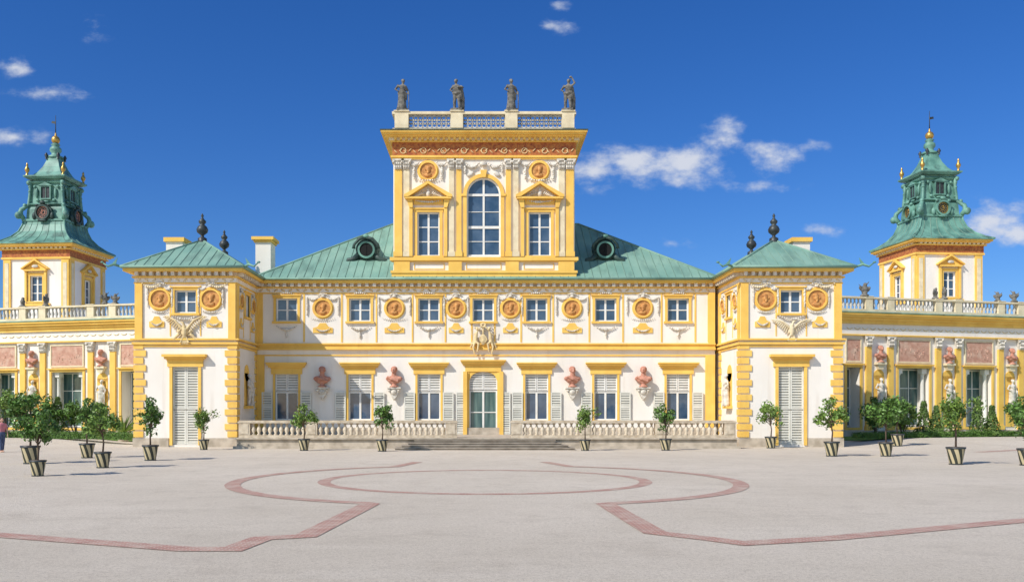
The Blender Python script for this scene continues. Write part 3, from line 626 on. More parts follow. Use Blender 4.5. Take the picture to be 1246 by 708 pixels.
# ================================================================ GALLERIES
def ug(px): r=(px-590)/1100; return (62*r-24.7)/(.966-.259*r)
bustproto=None; figproto=None; tro=None
GX={1:24.7,-1:-23.9}
ordn=['nearest the pavilion','second from the pavilion','third from the pavilion']; ORD=['first','second','third','fourth','fifth']
def gallery(side,label):
    global bustproto,figproto,tro
    word='right' if side>0 else 'left'; zs=.975 if side>0 else .925
    o=empty('gallery_wing',(GX[side],7,0),R(15)*side,label,'building'); o.scale=(1,1,zs)
    X=Matrix.Diagonal((side,1,1,1)) if side<0 else I4
    GM=Matrix.Translation(o.location)@Matrix.Rotation(R(15)*side,4,'Z')@X@Matrix.Diagonal((1,1,zs,1))
    U1=ug(1285); U0=-4.2; Z0=.2
    wide=[(ug(1026),ug(1050)),(ug(1089),ug(1134)),(ug(1171),ug(1210)),(ug(1247),ug(1280))]
    narrow=[(ug(1052),ug(1086)),(ug(1137),ug(1168)),(ug(1213),ug(1244))]
    holes=[(a+.25,b-.25,.9,5.15) for a,b in wide]
    w=MB(X); w.wall(U0,U1,Z0,8.4,holes,dep=1.2); w.quad((U1,0,Z0),(U1,9,Z0),(U1,9,9.2),(U1,0,9.2)); w.box(U0,U1,1.3,9,7.6,9.2); w.quad((U0,9,Z0),(U1,9,Z0),(U1,9,8),(U0,9,8)); w.build('wall','wall',o)
    for a,b in [(h[0],h[1]) for h in holes]:
        window(o,X@Matrix.Translation((0,.85,0)),(a+b)/2,.95,5.1,b-a-.04,3,3,y=.14,sur=0,glass='glass_teal')
        f=MB(X); frame(f,a-.17,b+.17,.73,5.3,.17,-.08,.03); f.box(a-.3,b+.3,-.2,.03,5.3,5.4); f.build('window_surround','yellow',o)
        if b-a>1.5:
            for x in (a+.28,b-.28):
                c=MB(X); c.lathe(x,.35,[(.22,0),(.22,.12),(.15,.2),(.145,1.5),(.125,3.65),(.19,3.8)],12,.95); c.box(x-.2,x+.2,.13,.57,4.75,5.1); c.build('column','white',o)
        r=MB(X); r.box(a+.0,b-.0,-.05,.03,5.6,7.1)
        rnd=random.Random(int(a*10)+side)
        for k in range(int((b-a)*4)):
            xx=a+.2+(b-a-.4)*rnd.random(); zz=5.8+rnd.random()*.7
            r.tube([(xx,-.03,zz-.15),(xx+rnd.uniform(-.1,.1),-.03,zz+.15)],[.035,.04],6); r.ell((xx,-.045,zz+.27),(.04,.02,.05),n=6,m=4); r.tube([(xx,-.035,zz+.15),(xx+rnd.uniform(-.3,.3),-.035,zz+rnd.uniform(-.1,.3))],[.03,.02],5)
        ro=r.build('relief_panel','relief',o); f=MB(X); frame(f,a-.1,b+.1,5.5,7.2,.1,-.09,.03); f.build('relief_frame','cream',ro)
    for i,(a,b) in enumerate(narrow):
        pilaster(o,X,a+.02,a+.46,.7,7.35,.75,.16); pilaster(o,X,b-.46,b-.02,.7,7.35,.75,.16)
        cx=(a+b)/2
        f=MB(X); f.box(cx-.42,cx+.42,-.04,.03,2.4,4.6); f.disc(cx,4.6,.42,-.04,.03); f.box(cx-.5,cx+.5,-.3,.03,2.25,2.4); f.build('niche_surround','yellow',o)
        f=MB(X); f.box(cx-.36,cx+.36,-.05,.03,.9,1.95); f.build('apron_panel','yellow',o)
        f=MB(X); f.box(cx-.38,cx+.38,-.4,.03,5.35,5.5); f.prism([(cx-.3,5.35),(cx-.15,5.0),(cx+.15,5.0),(cx+.3,5.35)],-.3,.03); f.build('bust_bracket','cream',o)
        p=GM@Vector((cx,-.24,5.5)); 
        if bustproto is None:
            e=empty('bust',p,R(15)*side); bust_mesh(1.05).build('bust_figure','terra',e,.035); bustproto=e
        else: e=copytree(bustproto); e.location=p; e.rotation_euler=(0,0,R(15)*side)
        tag(e,f'reddish bust on a bracket high on the {word} gallery, {ordn[i]}','bust','busts on the gallery walls')
        p=GM@Vector((cx,-.2,2.4))
        if figproto is None:
            e=empty('niche_statue',p,R(15)*side); q=MB(Matrix.Scale(1.05,4)); mm=statue_mesh(0); q.add(mm.v,mm.f,True); q.build('figure','stucco',e,.04); figproto=e
        else: e=copytree(figproto); e.location=p; e.rotation_euler=(0,0,R(15)*side)
        tag(e,f'pale standing statue in a yellow niche of the {word} gallery, {ordn[i]}','statue','niche statues on the gallery walls')
    cornice(o,X,U0,U1,[(7.37,7.47,.22),(8.2,8.42,.3),(8.42,8.62,.4),(8.62,8.8,.55),(8.8,8.93,.66)],sides=False)
    cornice(o,X,U0,U1,[(7.47,8.2,.17)],'wall','frieze',sides=False)
    cornice(o,X,U0,U1,[(8.93,9.0,.70)],'copper_tower' ,'cornice_flashing',sides=False)
    g=MB(X); u_=ug(1030)
    while u_<U1-.3: g.ell((u_,-.18,7.85),(.16,.03,.05),(0,.5,0),n=6,m=4); g.ell((u_+.25,-.18,7.85),(.16,.03,.05),(0,-.5,0),n=6,m=4); u_+=.62
    g.build('frieze_ornament','cream',o)
    b=MB(X); b.box(U0,U1,-.15,.03,Z0,.68); b.build('plinth','stone',o)
    b=MB(X); b.box(U0,U1,-.2,.35,9.02,9.25); b.box(U0,U1,-.22,.3,10.0,10.12); bo=b.build('balustrade','cream',o)
    pe=[(a+b)/2 for n_ in narrow for a,b in ((n_[0],n_[0]+.5),(n_[1]-.5,n_[1]))]
    pe=[U0+.3]+pe+[U1-.3]
    for p_ in pe:
        q=MB(X); q.box(p_-.28,p_+.28,-.18,.28,9.25,10.0); q.box(p_-.32,p_+.32,-.24,.32,10.12,10.18); q.build('pedestal','cream',bo)
    first=None
    for a,b in zip(pe,pe[1:]):
        n=int((b-a-.6)/.3)
        for k in range(n):
            x=a+.3+(b-a-.6)*(k+.5)/n
            if ug(1020)>x: continue
            if first is None:
                q=MB(); q.lathe(0,0,[(.1,0),(.055,.08),(.12,.3),(.05,.56),(.09,.75)],8); first=q.build('baluster','greylight',bo); c=first
            else: c=first.copy(); C.objects.link(c); c.parent=bo
            c.location=(x*side,0,9.25)
    spots={1:[1052,1138,1149,1214,1234],-1:[1054,1066,1138,1166]}[side]
    for i,px in enumerate(spots):
        p=GM@Vector((ug(px),0,10.16))
        if tro is None:
            e=empty('trophy_sculpture',p,0); q=MB(); q.lathe(0,0,[(.3,0),(.3,.1),(.18,.16),(.2,.3)],10); q.ell((0,0,.5),(.3,.22,.26)); q.ell((-.25,-.02,.55),(.14,.12,.2),(0,-.5,0)); q.ell((.27,0,.5),(.12,.12,.22),(0,.5,0)); q.ell((.03,-.02,.8),(.14,.15,.15)); q.tube([(.1,.0,.8),(.3,0,1.0)],[.06,.03],6); q.tube([(-.1,0,.55),(-.42,0,.85)],[.05,.02],6)
            q.build('sculpture_body','greystone',e,.035); tro=e
        else: e=copytree(tro); e.location=p; e.rotation_euler=(0,0,.7*i); e.scale=(.8,.8,.75+.1*(i%3))
        tag(e,f'small grey sculpture on the {word} gallery balustrade, {ORD[i]} from the pavilion','sculpture','small sculptures along the gallery balustrades')
    return GM
GR=gallery(1,'long low gallery wing to the right of the right pavilion')
GL=gallery(-1,'long low gallery wing to the left of the left pavilion')
# ================================================================ TOWERS
def tower(side,cx,label):
    o=empty('clock_tower' if side<0 else 'side_tower',(cx,18.3,-.45 if side<0 else -.1),R(5)*side,label,'tower')
    X=Matrix.Diagonal((side,1,1,1)) if side<0 else I4
    H=2.68; CT='copper_tower'
    faces=[X@Matrix.Rotation(R(90)*k,4,'Z')@Matrix.Translation((0,-H,0)) for k in range(4)]
    w=MB(); 
    for k,F in enumerate(faces): w.M=F; w.wall(-H,H,.3,14.6,[(-.5,.5,11.0,13.0)])
    w.build('wall','wall',o)
    for k in (0,3):
        F=faces[k]
        window(o,F,0,11.0,13.0,1.0,2,3,sur=.16)
        f=MB(F); f.box(-.9,.9,-.28,.03,13.35,13.48)
        for sg in (-1,1): f.prism([(sg*1.1,13.48),(sg*1.1,13.58),(0,14.3),(0,14.16)][::sg],-.34,.03); f.box(sg*.8-.08,sg*.8+.08,-.18,.03,10.9,13.35)
        f.prism([(-1.0,13.48),(1.0,13.48),(0,14.15)],-.12,.03); f.box(-1.15,1.15,-.12,.03,10.65,10.85)
        f.build('pediment','yellow',o)
        f=MB(F); f.ell((0,-.2,13.72),(.3,.08,.13)); f.build('pediment_relief','stucco',o)
        for sg in (-1,1):
            f=MB(F); a,b=sorted((sg*H,sg*(H-.6))); f.box(a+(.001 if sg<0 else 0),b,-.1,.03,9.5,14.3); po=f.build('corner_pilaster','yellow',o)
            f=MB(F); f.box(a+.14,b-.14,-.13,.03,9.8,14.0); f.build('pilaster_panel','cream',po)
    c=MB(X)
    for h,z0,z1 in ((H+.15,14.3,14.45),(H+.26,15.0,15.1),(H+.42,15.2,15.3),(H+.56,15.3,15.45)): c.box(-h,h,-h,h,z0,z1)
    c.build('entablature','yellow',o)
    c=MB(X); h=H+.1; c.box(-h,h,-h,h,14.45,15.0); c.build('frieze','frieze',o)
    c=MB()
    for F in faces:
        c.M=F
        for j in range(15): c.cbox(-H+.1+j*.36,-H+.28+j*.36,-.36,.02,15.1,15.2)
    c.build('modillion','cream',o)
    r=MB(X)
    prof=[(H+.66,15.45),(H+.66,15.53),(H+.2,15.75),(2.35,16.15),(1.95,16.65),(1.75,17.2),(1.7,17.5)]
    r.sqloft(prof)
    for sx in (-1,1):
        for sy in (-1,1): r.tube([(sx*h_,sy*h_,z_) for h_,z_ in prof[1:]],.07,6)
    r.mi=1
    for sx in (-1,1):
        for k in range(-3,4):
            t=k/3.6
            r.tube([(t*h_,sx*h_,z_) for h_,z_ in prof[1:]],.035,4); r.tube([(sx*h_,t*h_,z_) for h_,z_ in prof[1:]],.035,4)
    r.build('flared_roof',CT,o,0,'seam')
    l=MB(X); l.sqloft([(1.78,17.5),(1.78,17.66),(1.55,17.72),(1.5,18.5),(1.32,18.85),(1.25,20.9)]); l.sqloft([(1.5,20.9),(1.72,21.05),(1.72,21.16)]); l.sqloft([(1.34,20.55),(1.46,20.65),(1.36,20.74)]); l.sqloft([(1.5,18.8),(1.56,18.88),(1.4,18.98)])
    for sx in (-1,1):
        for sy in (-1,1):
            l.tube([(sx*1.65,sy*1.65,17.66),(sx*1.88,sy*1.88,18.0),(sx*1.8,sy*1.8,18.4),(sx*1.42,sy*1.42,18.8),(sx*1.33,sy*1.33,20.0),(sx*1.34,sy*1.34,20.8)],[.18,.25,.18,.13,.12,.17],8); l.ell((sx*1.95,sy*1.95,17.92),(.28,.28,.3)); l.ell((sx*1.42,sy*1.42,20.6),(.19,.19,.2)); l.ell((sx*1.62,sy*1.62,18.75),(.16,.16,.18))
            for j in range(4): l.ell((sx*1.36,sy*1.36,19.2+.36*j),(.15,.15,.11),n=6,m=4)
    lo=l.build('lantern',CT,o)
    for k,F in enumerate(faces):
        if k in (1,2): continue
        F2=F@Matrix.Translation((0,H-1.66,0))
        f=MB(F2); f.band(0,18.15,.48,.6,-.32,.02); f.band(0,18.15,.6,.72,-.16,.02); f.ell((0,-.24,18.92),(.26,.13,.15)); f.ell((-.74,-.12,17.88),(.18,.15,.3)); f.ell((.74,-.12,17.88),(.18,.15,.3)); f.ell((-.5,-.2,18.72),(.16,.1,.1)); f.ell((.5,-.2,18.72),(.16,.1,.1)); f.ell((0,-.24,17.5),(.4,.12,.1)); f.build('oculus_frame',CT if side>0 else 'copper_dark',lo)
        f=MB(F2); f.disc(0,18.15,.48,-.12,.02); f.build('clock_face' if side<0 else 'oculus','black',lo)
        f=MB(F2); f.band(0,18.15,.40,.46,-.145,-.11,n=20); f.band(0,18.15,.14,.19,-.145,-.11,n=12)
        for j in range(12):
            a=j*PI/6; f.box(.3*cos(a)-.03,.3*cos(a)+.03,-.15,-.12,18.15+.3*sin(a)-.03,18.15+.3*sin(a)+.03)
        f.tube([(0,-.16,18.15),(.08,-.16,18.4)],.025,5); f.tube([(0,-.16,18.15),(.2,-.16,18.06)],.025,5); f.build('gilt_marks','gold' if side>0 else 'terra',lo)
        F3=F@Matrix.Translation((0,H-1.32,0))
        f=MB(F3); f.box(-.34,.34,-.08,.1,19.35,20.25); f.build('lantern_opening','black',lo)
        f=MB(F3); frame(f,-.45,.45,19.26,20.35,.09,-.18,.1); f.prism([(-.6,20.35),(.6,20.35),(0,20.62)],-.24,.05); f.box(-.02,.02,-.12,-.08,19.35,20.25)
        for sg in (-1,1): f.ell((sg*.78,-.06,19.8),(.12,.1,.42)); f.ell((sg*.68,-.08,19.2),(.16,.12,.12)); f.ell((sg*.95,-.04,20.3),(.12,.1,.12))
        f.ell((0,-.1,19.1),(.3,.1,.1)); f.build('opening_frame',CT,lo)
    u=MB(X); u.sqloft([(1.62,21.16),(1.2,21.3),(.95,21.6),(.68,22.1),(.5,22.6),(.46,22.9)]); u.lathe(0,0,[(.6,22.9),(.62,23.02),(.36,23.12),(.3,23.3),(.46,23.5),(.44,23.7),(.24,23.9),(.36,24.0),(.2,24.12)],12); u.build('upper_dome',CT,lo)
    for sx in (-1,1):
        for sy in (-1,1):
            f=MB(X); f.lathe(sx*1.5,sy*1.5,[(.14,0),(.1,.12),(.07,.2),(.17,.38),(.19,.52),(.1,.68),(.07,.76),(.1,.84),(.02,1.02)],10,21.16); f.build('gilded_urn','gold',lo)
            f=MB(X); f.lathe(sx*.5,sy*.5,[(.1,0),(.06,.1),(.15,.3),(.04,.5)],8,22.75); f.build('small_urn','black',lo)
    f=MB(X); f.ell((0,0,24.4),(.33,.33,.33),n=14,m=10); f.lathe(0,0,[(.1,0),(.06,.3)],8,24.65); f.build('gilded_ball','gold',lo)
    f=MB(X); f.tube([(0,0,24.9),(0,0,26.4)],[.045,.02],6); f.prism([(.02,25.7),(.36,25.78),(.32,25.95),(.02,25.9)],-.01,.01); f.build('weather_vane','black',lo)
tower(1,36.05,'tower with green copper bell roof and gilded urns, above the right gallery')
tower(-1,-34.8,'tower with green copper roof and round clock, above the left gallery')
# ================================================================ GROUND
def grid_ground():
    xs=[-2500,-900,-300,-120,-80]+list(range(-60,61,2))+[80,120,300,900,2500]
    ys=[-400,-150,-90]+list(range(-60,61,2))+[90,200,600,2500]
    v=[(x,y,gz(x,y)) for y in ys for x in xs]; n=len(xs); f=[(j*n+i,j*n+i+1,(j+1)*n+i+1,(j+1)*n+i) for j in range(len(ys)-1) for i in range(n-1)]
    m=MB(); m.add(v,f,True); return m.build('ground','gravel')
tag(grid_ground(),None,None,None,'structure')
def ribbon(name,pts,wd,z=.005,closed=False):
    m=MB(); P_=[Vector((p[0],p[1],0)) for p in pts]; n=len(P_); vs=[]
    for i,p in enumerate(P_):
        if closed: d=P_[(i+1)%n]-P_[i-1]; k=1; t=d.normalized(); nn=Vector((-t.y,t.x,0))
        else:
            d0=(P_[i]-P_[max(i-1,0)]) ; d1=(P_[min(i+1,n-1)]-P_[i])
            if d0.length<1e-6: d0=d1
            if d1.length<1e-6: d1=d0
            a=d0.normalized(); b=d1.normalized(); t=(a+b).normalized(); nn=Vector((-t.y,t.x,0)); k=1/max(.5,nn.dot(Vector((-a.y,a.x,0))))
        for sg in (-1,1):
            q=p+nn*sg*wd/2*k; vs.append((q.x,q.y,z+gz(q.x,q.y)))
    fs=[(2*i,2*i+2,2*i+3,2*i+1) for i in range(n-1)]
    if closed: fs.append((2*n-2,0,1,2*n-1))
    m.add(vs,fs); tag(m.build(name,'brick'),None,None,None,'structure')
ccy=26.2-55
ribbon('paving_ring',[(4.6*cos(a*PI/40),ccy+4.4*sin(a*PI/40)) for a in range(80)],.36,closed=True)
def arc(r,a0,a1,n=30): return [(r*cos(R(a0+(a1-a0)*k/n)),ccy+r*1.0*sin(R(a0+(a1-a0)*k/n))) for k in range(n+1)]
la=arc(7.05,113,248); ra=arc(7.15,69,-67)
ribbon('paving_band',[G(508,562)]+la[1:]+[G(p,q) for p,q in ((450,613),(372,652),(318,655),(283,668),(225,668),(0,651),(-200,640),(-600,622))],.42,.009)
ribbon('paving_band',[G(663,562)]+ra[1:]+[G(p,q) for p,q in ((737,613),(797,648),(860,655),(905,661),(1010,655),(1246,633),(1500,620))],.42,.009)
ribbon('paving_band',[(40,-9),(33,-8.6),(27,-9.2),(24,-11)],.5,.006)
def lawn(side,pts):
    m=MB(); n=14; v=[];f=[]
    for i in range(n+1):
        u=-3+i*22/n
        for j in range(4):
            GMx=GR if side>0 else GL; p=GMx@Vector((u,-.6-j*pts/3,0)); v.append((p.x,p.y,gz(p.x,p.y)+.03))
    for i in range(n):
        for j in range(3): f.append((i*4+j,i*4+j+1,i*4+j+5,i*4+j+4))
    m.add(v,f); return m.build('lawn','grass')
tag(lawn(1,5.4),'strip of green grass in front of the right gallery','grass',None,'stuff')
tag(lawn(-1,4.5),'strip of green grass in front of the left gallery','grass',None,'stuff')
# ================================================================ PLANTS
def leaves(name,mt,n,fn,size,parent,seed):
    rnd=random.Random(seed); m=MB()
    for k in range(n):
        p,nr=fn(rnd); p=Vector(p); s=size*rnd.uniform(.6,1.3)
        d=(Vector(nr)+Vector((rnd.gauss(0,.6),rnd.gauss(0,.6),rnd.gauss(0,.6)))).normalized(); u=d.cross(Vector((rnd.gauss(0,1),rnd.gauss(0,1),rnd.gauss(0,1)))).normalized(); w_=d.cross(u)
        a=p-u*s; b=p+u*s; m.add([a,p+w_*s*.5+d*s*.12,b,p-w_*s*.5+d*s*.12],[(0,1,2,3)])
    return m.build(name,mt,parent)
def clumpfn(centers):
    def fn(rnd):
        c,r=rnd.choice(centers); v=Vector((rnd.gauss(0,1),rnd.gauss(0,1),rnd.gauss(0,1))).normalized(); q=r*rnd.uniform(.45,1.2)
        return (c[0]+v.x*q,c[1]+v.y*q,c[2]+v.z*q),v
    return fn
def clumps(rnd,cz,r,rz,n,k=.36):
    out=[]
    for i in range(n):
        v=Vector((rnd.gauss(0,1),rnd.gauss(0,1),rnd.gauss(0,1))).normalized()*rnd.uniform(.3,1.0)
        out.append(((v.x*r,v.y*r,cz+v.z*rz),r*k*rnd.uniform(.55,1.25)))
    return out
def potted(seed,mt='leaf',r=.6,hz=1.72,nl=1000,nc=14,rz=.9):
    o=empty('potted_tree'); rnd=random.Random(seed)
    p=MB(); p.lathe(0,0,[(.2,0),(.29,.5)],14,.04); po=p.build('tub','pot',o)
    p=MB(); p.lathe(0,0,[(.31,0),(.32,.06),(.28,.06)],14,.54); p.build('tub_rim','black',po)
    p=MB(); p.lathe(0,0,[(.22,0),(.22,.04)],14,0); p.build('tub_base','black',po)
    p=MB(); p.lathe(0,0,[(.27,0),(.25,.02)],12,.585); p.build('soil','bark',o)
    t=MB(); t.tube([(0,0,.55),(.03,.01,.95),(-.02,0,1.25),(0,0,hz)],[.036,.03,.028,.02],7)
    cl=clumps(rnd,hz,r,r*rz,nc,.4)
    for c,_ in cl[:9]: t.tube([(0,0,1.1+rnd.random()*.25),((c[0])*.5,c[1]*.5,(c[2]+1.35)/2),c],[.018,.013,.008],5)
    t.build('trunk','bark',o)
    leaves('crown',mt,nl,clumpfn(cl),.078,o,seed)
    return o
protos=[potted(11,'leaf',.62,1.72,950,14),potted(12,'leaf',.58,1.74,850,13,1.1),potted(13,'leaf_light',.68,1.78,850,15,1.0),potted(14,'leaf',.72,1.8,1400,18),potted(15,'leaf_light',.62,1.7,880,12)]
used=[False]*5
PT=[(37,564,0,1.15,'round potted tree at far left, behind the nearest tub'),
(46,579,3,.82,'bushy potted tree in the nearest striped tub at the far left'),
(106,557,1,1.05,'potted tree before the left gallery, in the farther of two tubs'),
(125,569,4,.95,'potted tree before the left gallery, in the nearer of two tubs'),
(183,560,1,1.05,'potted tree in a striped tub before the left edge of the left pavilion'),
(248,547,2,.9,'potted tree in a striped tub beside the left pavilion door'),
(370,548,4,1,'round potted tree before the left end of the left balustrade'),
(465,549,0,1,'round potted tree before the left balustrade, close to the steps'),
(712,548,2,.95,'potted tree before the right balustrade, close to the steps'),
(810,547,1,1,'potted tree before the middle of the right balustrade'),
(938,545,2,1.05,'loose leaved potted tree at the left edge of the right pavilion'),
(1012,555,4,1.1,'potted tree before the right edge of the right pavilion'),
(1078,555,3,1.05,'dense potted tree before the right gallery, beside the pavilion'),
(1092,544,0,1.15,'potted tree before the right gallery, behind the dense one'),
(1163,565,2,1.1,'tall loose potted tree before the middle of the right gallery'),
(1249,566,1,1.05,'potted tree cut off by the right edge of the view')]
for px,py,k,sc,l in PT:
    x,y=G(px,py)
    o=protos[k] if not used[k] else copytree(protos[k]); used[k]=True
    if -14<x<14: y=min(y,-8.95)
    elif abs(x)<21: y=min(y,-6.2)
    x=(px-590)/1100*(y+55)
    o.location=(x,y,gz(x,y)); o.rotation_euler=(0,0,random.uniform(0,6.28)); o.scale=(sc,)*3
    tag(o,l,'potted tree','potted trees in striped tubs on the gravel')
def at(px,d): x=(px-590)/1100*d; return x,d-55,gz(x,d-55)
def conifer(px,d,h,l):
    x,y,z=at(px,d); o=empty('conifer',(x,y,z),0,l,'shrub','conical evergreens before the galleries')
    t=MB(); t.tube([(0,0,0),(0,0,h*.8)],[.06,.02],6); t.build('trunk','bark',o)
    def fn(r):
        t_=r.random()**1.3; a=r.random()*6.28; q=(.1+.42*(1-t_)*h/2)*r.uniform(.65,1.08)*(1+.15*sin(a*3+t_*9)); return (q*cos(a),q*sin(a),.1+t_*h*.95),(cos(a),sin(a),.5)
    leaves('foliage','conifer',1300,fn,.085,o,int(px))
def shrub(px,d,r,h,mt,l,cat='shrub'):
    x,y,z=at(px,d); o=empty('shrub',(x,y,z),0,l,cat,'leafy shrubs before the galleries'); rnd=random.Random(int(px*3))
    cl=clumps(rnd,h*.58,r,h*.42,16,.4); t=MB()
    for c,_ in cl[:8]: t.tube([(0,0,0),(c[0]*.5,c[1]*.5,c[2]*.6),c],[.03,.02,.01],5)
    t.build('stem','bark',o); leaves('foliage',mt,1400,clumpfn(cl),.11,o,int(px))
for px,h,l in ((1124,2.3,'conical evergreen, left of the pair beside the right gallery opening'),(1139,2.0,'conical evergreen, right of the pair beside the right gallery opening'),(1190,2.4,'conical evergreen before the third bay of the right gallery'),(1207,2.0,'smaller conical evergreen right of the third bay, right gallery'),(70,2.6,'conical evergreen before the left gallery window')): conifer(px,58.5,h,l)
shrub(1066,58,1.0,2.8,'leaf','leafy dark shrub against the first bay of the right gallery')
shrub(1098,58,.9,2.3,'leaf_light','light green shrub beside the first wide opening of the right gallery')
shrub(1244,58,.9,2.6,'leaf','dark leafy shrub at the right edge against the gallery')
shrub(92,58,1.0,2.6,'leaf','dark leafy shrub in the middle of the left gallery front')
shrub(118,57.5,.9,2.4,'leaf_light','leafy shrub under the second bust of the left gallery')
shrub(6,57,1.2,3.4,'leaf_light','tall light green shrub at the far left edge against the gallery')
shrub(52,58,.9,2.7,'leaf','dark shrub behind the potted trees at the far left')
x,y,z=at(150,56.5); o=empty('agave_plant',(x,y,z),0,'spiky pale agave plant beside the left pavilion','plant'); m=MB()
for k in range(26):
    a=k*2.4; e=.35+.9*(k/26); L=1.5
    d=Vector((cos(a)*cos(e),sin(a)*cos(e),sin(e))); s_=Vector((-sin(a),cos(a),0))*.07; b0=Vector((0,0,.5))
    m.add([b0-s_,b0+s_,b0+d*L*.5+s_*.9,b0+d*L+Vector((0,0,-.15)),b0+d*L*.5-s_*.9],[(0,1,2,3,4)])
m.build('leaf_rosette','leaf_light',o); m=MB(); m.lathe(0,0,[(.3,0),(.4,.55)],12); m.build('tub','stone',o)
def hedge(x0,y0,x1,y1,h,wd,l,seed):
    o=empty('hedge',((x0+x1)/2,(y0+y1)/2,gz((x0+x1)/2,(y0+y1)/2)),math.atan2(y1-y0,x1-x0),l,'hedge','low clipped box hedges'); L=math.hypot(x1-x0,y1-y0)/2
    m=MB(); m.box(-L+.06,L-.06,-wd/2+.06,wd/2-.06,0,h-.06); m.build('hedge_core','hedge',o)
    def fn(r):
        k=r.random(); x=r.uniform(-L,L)
        if k<.55: return (x,-wd/2+r.gauss(0,.02),r.uniform(0,h)),(0,-1,.2)
        if k<.9: return (x,r.uniform(-wd/2,wd/2),h+r.gauss(0,.02)),(0,0,1)
        return (x,wd/2,r.uniform(0,h)),(0,1,.2)
    leaves('hedge_leaves','hedge',int(L*700),fn,.06,o,seed)
a=at(1040,55.5); b=at(1262,59.5); hedge(a[0],a[1],b[0],b[1],.32,.7,'low clipped hedge edging the lawn in front of the right gallery',1)
a=at(-20,58); b=at(162,53.5); hedge(a[0],a[1],b[0],b[1],.4,.7,'low clipped hedge edging the bed in front of the left gallery',2)
# ================================================================ PERSON at the left edge
x,y=G(2,550); o=empty('person',(x,y,gz(x,y)),.9,'person in pink top and blue trousers walking at the far left edge','person')
m=MB(); 
for sg in (-1,1):
    m.tube([(sg*.09,sg*.12,.06),(sg*.09,sg*.05-.02,.48),(sg*.09,0,.88)],[.04,.055,.08],8); m.ell((sg*.09,sg*.12-.06,.04),(.045,.12,.04))
    m.tube([(sg*.17,0,1.36),(sg*.22,sg*-.05,1.1),(sg*.21,-.1-sg*.05,.87)],[.05,.04,.028],8); m.ell((sg*.21,-.12-sg*.05,.82),(.02,.035,.05))
    for j in range(4): m.tube([(sg*.21,-.095-sg*.05-.02*j,.8),(sg*.205,-.1-sg*.05-.02*j,.715+.008*abs(j-1))],[.01,.008],5)
    m.tube([(sg*.2,-.13-sg*.05,.84),(sg*.18,-.17-sg*.05,.79)],[.011,.009],5)
m.ell((0,0,.95),(.16,.11,.14)); m.ell((0,0,1.15),(.14,.1,.2)); m.ell((0,0,1.33),(.18,.1,.1)); m.tube([(0,0,1.35),(0,-.01,1.48)],[.055,.048],8); m.ell((0,-.015,1.57),(.075,.095,.115)); m.ell((0,-.11,1.56),(.014,.02,.022))
m.ell((-.078,0,1.57),(.012,.02,.03)); m.ell((.078,0,1.57),(.012,.02,.03))
m.build('body','skin',o,.012)
m=MB(); m.ell((0,.02,1.61),(.088,.1,.1),n=12,m=8); m.ell((0,.07,1.52),(.07,.05,.12)); m.build('hair','hair',o)
m=MB(); m.lathe(0,0,[(.17,.9),(.165,1.1),(.2,1.3),(.17,1.4),(.07,1.44)],14,sq=.68)
for sg in (-1,1): m.tube([(sg*.17,0,1.37),(sg*.225,sg*-.04,1.15)],[.07,.06],8)
m.build('shirt','pink',o,.02)
m=MB(); m.lathe(0,0,[(.16,.82),(.175,.92),(.16,1.0)],14,sq=.75)
for sg in (-1,1): m.tube([(sg*.09,sg*.12,.1),(sg*.09,sg*.05-.02,.48),(sg*.085,0,.88)],[.065,.075,.1],8)
m.build('trousers','denim',o,.02)
# ================================================================ LIGHT, SKY, CAMERA
AZ,EL=R(50),R(42)
sd=Vector((sin(AZ)*cos(EL),cos(AZ)*cos(EL),-sin(EL)))
L=bpy.data.lights.new('Sun','SUN'); L.energy=4.55; L.angle=R(.5); L.color=(1,.96,.89); lo=bpy.data.objects.new('Sun',L); C.objects.link(lo); lo.rotation_euler=sd.to_track_quat('-Z','Y').to_euler(); lo.location=(-40,-60,60)
wd=bpy.data.worlds.new('World'); scn.world=wd; wd.use_nodes=True; nt=wd.node_tree; N=nt.nodes; K=nt.links
bg=N['Background']; bg.inputs['Strength'].default_value=.1
sky=N.new('ShaderNodeTexSky'); sky.sky_type='NISHITA'; sky.sun_disc=False; sky.sun_elevation=EL; sky.sun_rotation=R(230); sky.air_density=1.0; sky.dust_density=.3; sky.ozone_density=2.5
hs=N.new('ShaderNodeHueSaturation'); hs.inputs['Saturation'].default_value=1.3; K.new(sky.outputs[0],hs.inputs['Color'])
tint=N.new('ShaderNodeMix'); tint.data_type='RGBA'; tint.blend_type='MULTIPLY'; tint.inputs[0].default_value=1; tint.inputs[7].default_value=(.54,.77,1.18,1); K.new(hs.outputs[0],tint.inputs[6])
tc=N.new('ShaderNodeTexCoord'); sp=N.new('ShaderNodeSeparateXYZ'); K.new(tc.outputs['Generated'],sp.inputs[0])
def ma(op,a,b=None,clamp=False):
    x=N.new('ShaderNodeMath'); x.operation=op; x.use_clamp=clamp
    for v,i in ((a,0),(b,1)):
        if v is None: continue
        if isinstance(v,(int,float)): x.inputs[i].default_value=v
        else: K.new(v,x.inputs[i])
    return x.outputs[0]
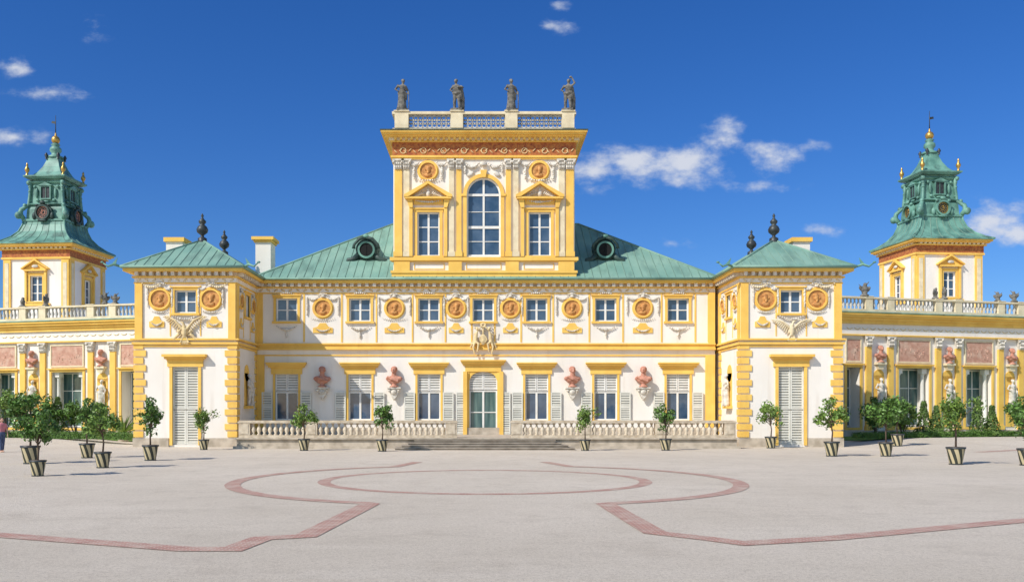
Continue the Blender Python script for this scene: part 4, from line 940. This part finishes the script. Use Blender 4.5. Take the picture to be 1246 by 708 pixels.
# unseen sky behind the camera, brightened and warmed as added fill for facade shadows
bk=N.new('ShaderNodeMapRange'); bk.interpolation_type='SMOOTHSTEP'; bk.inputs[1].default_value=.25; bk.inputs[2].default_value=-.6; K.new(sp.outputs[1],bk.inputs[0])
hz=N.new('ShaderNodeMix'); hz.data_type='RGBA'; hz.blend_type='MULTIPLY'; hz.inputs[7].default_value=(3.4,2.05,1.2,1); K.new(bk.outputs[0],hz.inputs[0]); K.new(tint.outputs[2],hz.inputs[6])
yy=ma('MAXIMUM',sp.outputs[1],.05); u=ma('DIVIDE',sp.outputs[0],yy); v=ma('DIVIDE',sp.outputs[2],yy)
cb=N.new('ShaderNodeCombineXYZ'); K.new(u,cb.inputs[0]); K.new(v,cb.inputs[1])
CL=[(60,113,56,12,1.1),(18,82,28,13,.9),(18,167,44,14,.95),(115,34,20,18,.7),(672,33,30,14,.85),(680,8,16,9,.7),(725,205,42,30,1.15),(775,198,54,32,1.25),(830,200,64,34,1.35),(880,170,32,28,1.15),(938,190,48,24,1.15),(985,180,24,10,.8),(1210,268,54,30,1.4),(1240,285,34,22,1.2),(1000,278,36,9,.6),(815,296,26,8,.6),(930,228,50,8,.4)]
acc=None
for px,py,rx,ry,k in CL:
    s1=N.new('ShaderNodeVectorMath'); s1.operation='SUBTRACT'; K.new(cb.outputs[0],s1.inputs[0]); s1.inputs[1].default_value=((px-590)/1100,(500-py)/1100,0)
    s2=N.new('ShaderNodeVectorMath'); s2.operation='MULTIPLY'; K.new(s1.outputs[0],s2.inputs[0]); s2.inputs[1].default_value=(1100/rx,1100/ry,0)
    s3=N.new('ShaderNodeVectorMath'); s3.operation='LENGTH'; K.new(s2.outputs[0],s3.inputs[0])
    d=ma('MULTIPLY',ma('SUBTRACT',1.1,s3.outputs['Value']),k)
    acc=d if acc is None else ma('MAXIMUM',acc,d)
def nz(sc,det,ys=1.6):
    mp=N.new('ShaderNodeMapping'); mp.inputs['Scale'].default_value=(1,ys,1); K.new(cb.outputs[0],mp.inputs[0])
    n_=N.new('ShaderNodeTexNoise'); n_.inputs['Scale'].default_value=sc; n_.inputs['Detail'].default_value=det; n_.inputs['Roughness'].default_value=.6; K.new(mp.outputs[0],n_.inputs['Vector']); return n_.outputs[0]
n1=nz(24,9); cov=ma('ADD',acc,ma('MULTIPLY',ma('SUBTRACT',n1,.53),3.2))
mr=N.new('ShaderNodeMapRange'); mr.interpolation_type='SMOOTHSTEP'; mr.inputs[1].default_value=0; mr.inputs[2].default_value=1.35; mr.inputs[4].default_value=.9; K.new(cov,mr.inputs[0])
af=N.new('ShaderNodeMapRange'); af.interpolation_type='SMOOTHSTEP'; af.inputs[1].default_value=-.4; af.inputs[2].default_value=.3; K.new(acc,af.inputs[0])
gate=ma('MULTIPLY',ma('MULTIPLY',mr.outputs[0],ma('GREATER_THAN',sp.outputs[1],.1)),af.outputs[0])
cc=N.new('ShaderNodeMix'); cc.data_type='RGBA'; cc.inputs[6].default_value=(4.4,5.4,7.2,1); cc.inputs[7].default_value=(7.4,7.6,8.2,1); K.new(mr.outputs[0],cc.inputs[0])
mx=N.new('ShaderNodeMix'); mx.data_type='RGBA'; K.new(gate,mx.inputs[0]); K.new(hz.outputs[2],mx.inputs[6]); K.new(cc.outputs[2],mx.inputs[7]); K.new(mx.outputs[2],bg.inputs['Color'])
cam=bpy.data.cameras.new('Camera'); co=bpy.data.objects.new('Camera',cam); C.objects.link(co); co.location=(0,-55,2); co.rotation_euler=(R(90),0,0)
cam.sensor_width=36; cam.lens=1100*36/1246; cam.shift_x=33/1246; cam.shift_y=146/1246; cam.clip_end=6000; cam.clip_start=.1
scn.camera=co
scn.view_settings.view_transform='Standard'; scn.view_settings.look='None'; scn.view_settings.exposure=0
